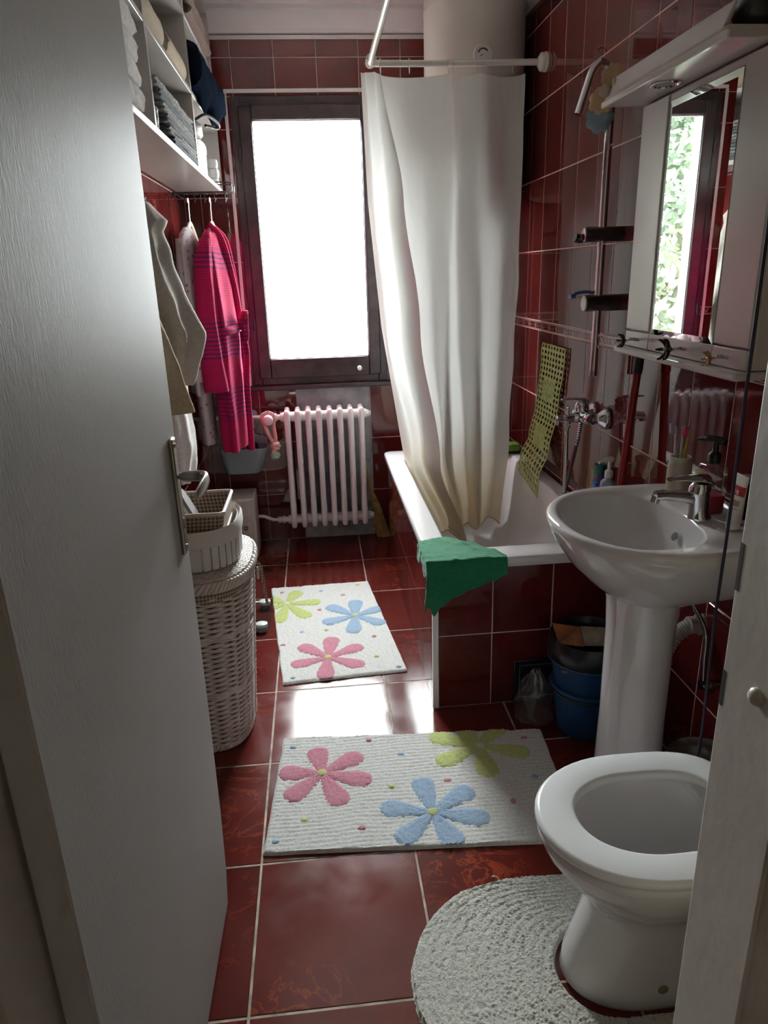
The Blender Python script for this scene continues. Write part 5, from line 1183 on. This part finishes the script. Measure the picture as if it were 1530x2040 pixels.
def text_on(parent, body, size, loc, rot, mat, name='lettering'):
    cu_ = bpy.data.curves.new(name, 'FONT'); cu_.body = body; cu_.size = size; cu_.extrude = .0002; cu_.align_x = 'CENTER'; cu_.align_y = 'CENTER'; cu_.shear = .25
    o_ = bpy.data.objects.new(name + '_curve', cu_); COL.objects.link(o_); dg = bpy.context.evaluated_depsgraph_get(); me = bpy.data.meshes.new_from_object(o_.evaluated_get(dg)); bpy.data.objects.remove(o_)
    me.materials.clear(); me.materials.append(mat); o2 = bpy.data.objects.new(name, me); COL.objects.link(o2); o2.parent = parent; o2.location = Vector(loc) - BASE[parent.name]; o2.rotation_euler = rot; return o2
text_on(tpz, 'Colg', .015, (tx_ - .0082, ty_ - .004, zd + .093), (pi / 2, 0, -pi / 2), M('white_print', (.75, .70, .68), .4))
wt = thing('white_bottle', 'white plastic bottle half hidden by the door jamb on the basin', 'bottle', (.965, 1.355, zd))
MB().lathe([(.022, 0), (.024, .003), (.024, .05), (.018, .062), (.008, .066)], (.965, 1.352, zd), 20).build('body', m_tpw, wt, smooth=50)
MB().lathe([(.010, .066), (.010, .082), (.002, .083)], (.965, 1.352, zd), 16).build('cap', m_white_trim, wt, smooth=50)
# ------------------------------------------------------------------ clips on the cabinet pulls, dryer and cable
def clip(label, c, s_, mat, seed):
    t = thing('hair_claw', label, 'hair clip', c, group='hair claws on the drawer pulls'); rnd = random.Random(seed); c = Vector(c)
    mb = MB(); mb.sphere(c, .010 * s_, 12, 8, 1.0, 1.3, .8); mb.build('hinge', mat, t, smooth=60)
    for k in range(6):
        a = 2 * pi * k / 6 + seed; d = Vector((-.25, cos(a), sin(a))); e = Vector((-.9, .2 * cos(a + 1), .2 * sin(a)))
        MB().tube(spline([c, c + d * .014 * s_, c + d * .023 * s_ + e * .006 * s_, c + d * .024 * s_ + e * .014 * s_], 4), [.0055 * s_] * 4 + [.0045 * s_] * 5 + [.003 * s_] * 4, 8).build('tooth', mat, t, smooth=60)
    return t
clip('black hair claw on the far cabinet drawer pull', (CX - .040, 1.921, 1.243), .72, M('black_gloss', (.008, .007, .007), .12), 1)
clip('big dark brown hair claw on the middle cabinet drawer pull', (CX - .042, 1.661, 1.245), 1.0, M('dark_brown_gloss', (.018, .008, .007), .12), 2)
clip('small gold hair claw on the near cabinet drawer pull', (CX - .038, 1.481, 1.243), .62, M('gold_gloss', (.45, .28, .12), .2, metal=.8), 3)
hd_ = thing('hair_dryer', 'black hair dryer lying on top of the mirror cabinet', 'hair dryer', (.90, 1.475, 1.858))
m_blk = M('black_appliance', (.012, .012, .014), .3)
MB().lathe([(.028, -.075), (.034, -.070), (.037, -.02), (.036, .02), (.028, .055), (.026, .075), (.020, .075)], (.912, 1.500, 1.8955), 24, frame=((0, 1, 0), (0, 0, 1), (1, 0, 0))).build('barrel', m_blk, hd_, smooth=50)
MB().tube(spline([(.90, 1.50, 1.90), (.90, 1.50, 1.95), (.905, 1.50, 2.01)], 5), .016, 14).build('handle', m_blk, hd_, smooth=60)
m_cable = M('dark_blue_cable', (.012, .012, .045), .35)
cb = thing('power_cable', 'dark blue cable hanging down past the washbasin from the cabinet', 'cable', (.81, 1.28, .22))
MB().tube(spline([(.93, 1.50, 1.8635), (.915, 1.465, 1.8635), (.90, 1.447, 1.861), (.882, 1.412, 1.80), (.846, 1.335, 1.62), (.813, 1.279, 1.46), (.811, 1.275, 1.23), (.812, 1.275, .92), (.810, 1.275, .71), (.818, 1.28, .50), (.820, 1.285, .38), (.812, 1.295, .28)], 10), .0032, 8).build('cord', m_cable, cb, smooth=60)
MB().tube([(.8125, 1.2945, .283), (.810, 1.297, .262), (.806, 1.30, .232), (.805, 1.30, .222)], [.004, .0065, .008, .006], 10).build('plug', m_cable, cb, smooth=50)
# ------------------------------------------------------------------ under the basin: bucket, bag, siphon, valve, pail
m_bkt = M('blue_bucket_plastic', (.012, .060, .16), .35); m_blkbag = M('black_bin_liner', (.010, .011, .013), .3, bump=.6, bscale=25)
BX, BY = .806, 1.915
for k, (z0, z1, r0, r1, lb) in enumerate(((.001, .175, .088, .108, 'lower blue bucket under the washbasin, carrying a second one'), (.145, .285, .100, .116, 'upper blue bucket with a black liner under the washbasin'))):
    t = thing('bucket', lb, 'bucket', (BX, BY, z0), group='blue buckets under the washbasin')
    MB().lathe([(.004, z0), (r0 - .006, z0), (r0, z0 + .006), (r1 - .002, z1 - .02), (r1 + .006, z1 - .018), (r1 + .006, z1), (r1 - .004, z1), (r1 - .008, z1 - .03), (r0 - .006, z0 + .01), (.004, z0 + .008)], (BX, BY, 0), 40).build('pail', m_bkt, t, smooth=50)
    MB().tube([(BX + (r1 + .008) * cos(a), BY + (r1 + .008) * sin(a), z1 - .015 - .05 * max(0, sin(a * .5 - .2)) * 0) for a in [2 * pi * i / 40 for i in range(40)]], .004, 6, closed=True).build('rim_bead', m_blkbag if k == 0 else m_bkt, t, smooth=60)
    if k == 1:
        MB().lathe([(.120, .262), (.126, .270), (.129, .300), (.124, .338), (.119, .345), (.112, .335), (.105, .25), (.095, .20)], (BX, BY, 0), 48, cap0=False).build('liner', m_blkbag, t, smooth=60)
        MB().box(BX - .108, BY - .075, .252, BX - .088, BY - .055, .262).build('clasp', m_grey_rub, t, bevel=.002)
pk = thing('snack_wrapper', 'orange and white paper carton sticking out of the black bucket liner', 'carton', (.80, 1.98, .30))
def card(pts, th): 
    a, b, c_, d = [Vector(p) for p in pts]; n_ = (b - a).cross(d - a).normalized() * th; return MB().rings([[a, b, c_, d], [a + n_, b + n_, c_ + n_, d + n_]])
card([(.722, 1.962, .29), (.800, 1.94, .285), (.797, 1.978, .335), (.708, 1.985, .352)], .010).build('orange_side', M('orange_print', (.36, .11, .025), .5, var=.4, vscale=25), pk)
card([(.800, 1.94, .285), (.882, 1.93, .282), (.888, 1.968, .328), (.797, 1.978, .335)], .010).build('pale_side', M('pale_print', (.34, .28, .20), .5, var=.4, vscale=30), pk)
for k, (x, dy) in enumerate(((.826, 0), (.838, .006), (.850, .002))):
    o = MB().tube([(x - .014, 1.815 + dy, .292), (x + .016, 1.862 + dy, .385)], .0035, 8).build('plastic_straw', M('white_straw', (.6, .6, .58), .4)); tag(o, 'white stick leaning out of the black bucket liner, %s of three' % ('leftmost', 'middle', 'rightmost')[k], 'stick', 'white sticks in the bucket')
def bagf(u, v):
    a = 2 * pi * v; r = sm([0, .25, .7, 1], [.004, .075, .066, .012], u) * (1 + .16 * nz(a * 1.5 + 9, u * 5, 3)); z = sm([0, .25, .7, 1], [.002, .006, .11, .185], u)
    return (.662 + r * cos(a) * .85 + .01 * nz(u * 7, a * 2, 1), 1.985 + r * .75 * sin(a), max(.002, z + .012 * nz(a * 3, u * 9, 6) * (u > .2)))
t = NT('clear_crumpled_film'); t.n.remove(t.b); tr = t.node('ShaderNodeBsdfTransparent'); gl = t.node('ShaderNodeBsdfGlossy'); gl.inputs['Roughness'].default_value = .18; df = t.node('ShaderNodeBsdfDiffuse'); df.inputs[0].default_value = (.45, .45, .46, 1)
m1 = t.node('ShaderNodeMixShader'); m1.inputs[0].default_value = .5; t.link(gl.outputs[0], m1.inputs[1]); t.link(df.outputs[0], m1.inputs[2]); m2 = t.node('ShaderNodeMixShader'); m2.inputs[0].default_value = .17; t.link(tr.outputs[0], m2.inputs[1]); t.link(m1.outputs[0], m2.inputs[2]); t.link(m2.outputs[0], t.out.inputs[0])
o = MB().grid(bagf, 40, 48, cv=True).build('plastic_bag', t.m, smooth=40); tag(o, 'crumpled clear plastic bag on the floor beside the blue buckets', 'bag')
sn = thing('drain_hose', 'white corrugated drain hose running from the pedestal into the wall', 'hose', (.95, 1.68, .42))
pts = spline([(.86, 1.60, .33), (.90, 1.64, .40), (.945, 1.665, .455), (.985, 1.665, .485), (1.0, 1.66, .490)], 14)
MB().tube(pts, [.020 + .0028 * (i % 2) for i in range(len(pts))], 16).build('corrugated_pipe', M('grey_white_plastic', (.42, .38, .35), .5), sn, smooth=20)
MB().lathe([(.030, 0), (.030, -.012), (.024, -.016), (.024, -.04)], (XR - .0005, 1.66, .492), 20, axis='x').build('wall_collar', bpy.data.materials['grey_white_plastic'], sn)
vl = thing('stop_valve', 'chrome stop valve with a braided hose behind the pedestal', 'valve', (.99, 1.55, .36))
MB().tube([(XR - .001, 1.545, .375), (.985, 1.545, .375), (.965, 1.545, .375)], [.012, .012, .014], 12).build('body', m_dchrome, vl)
MB().lathe([(.014, 0), (.016, .004), (.016, .014), (.006, .017)], (.985, 1.538, .375), 8, frame=((1, 0, 0), (0, 0, 1), (0, -1, 0))).build('knob', m_dchrome, vl, smooth=0)
MB().tube(spline([(.975, 1.548, .385), (.975, 1.555, .44), (.972, 1.56, .52), (.955, 1.60, .58), (.92, 1.62, .65)], 8), .007, 10).build('braided_hose', m_dchrome, vl, smooth=60)
pl_ = thing('brown_pail', 'dark brown lidded pail on the floor behind the toilet', 'pail', (.925, 1.44, 0))
MB().lathe([(.075, .001), (.08, .006), (.090, .22), (.092, .23)], (.925, 1.415, 0), 32).build('body', M('dark_brown_plastic', (.05, .038, .03), .5), pl_, smooth=50)
MB().lathe([(.095, .225), (.097, .235), (.09, .245), (.02, .252), (.003, .252)], (.925, 1.415, 0), 32).build('lid', M('brown_lid', (.075, .058, .046), .5), pl_, smooth=50)
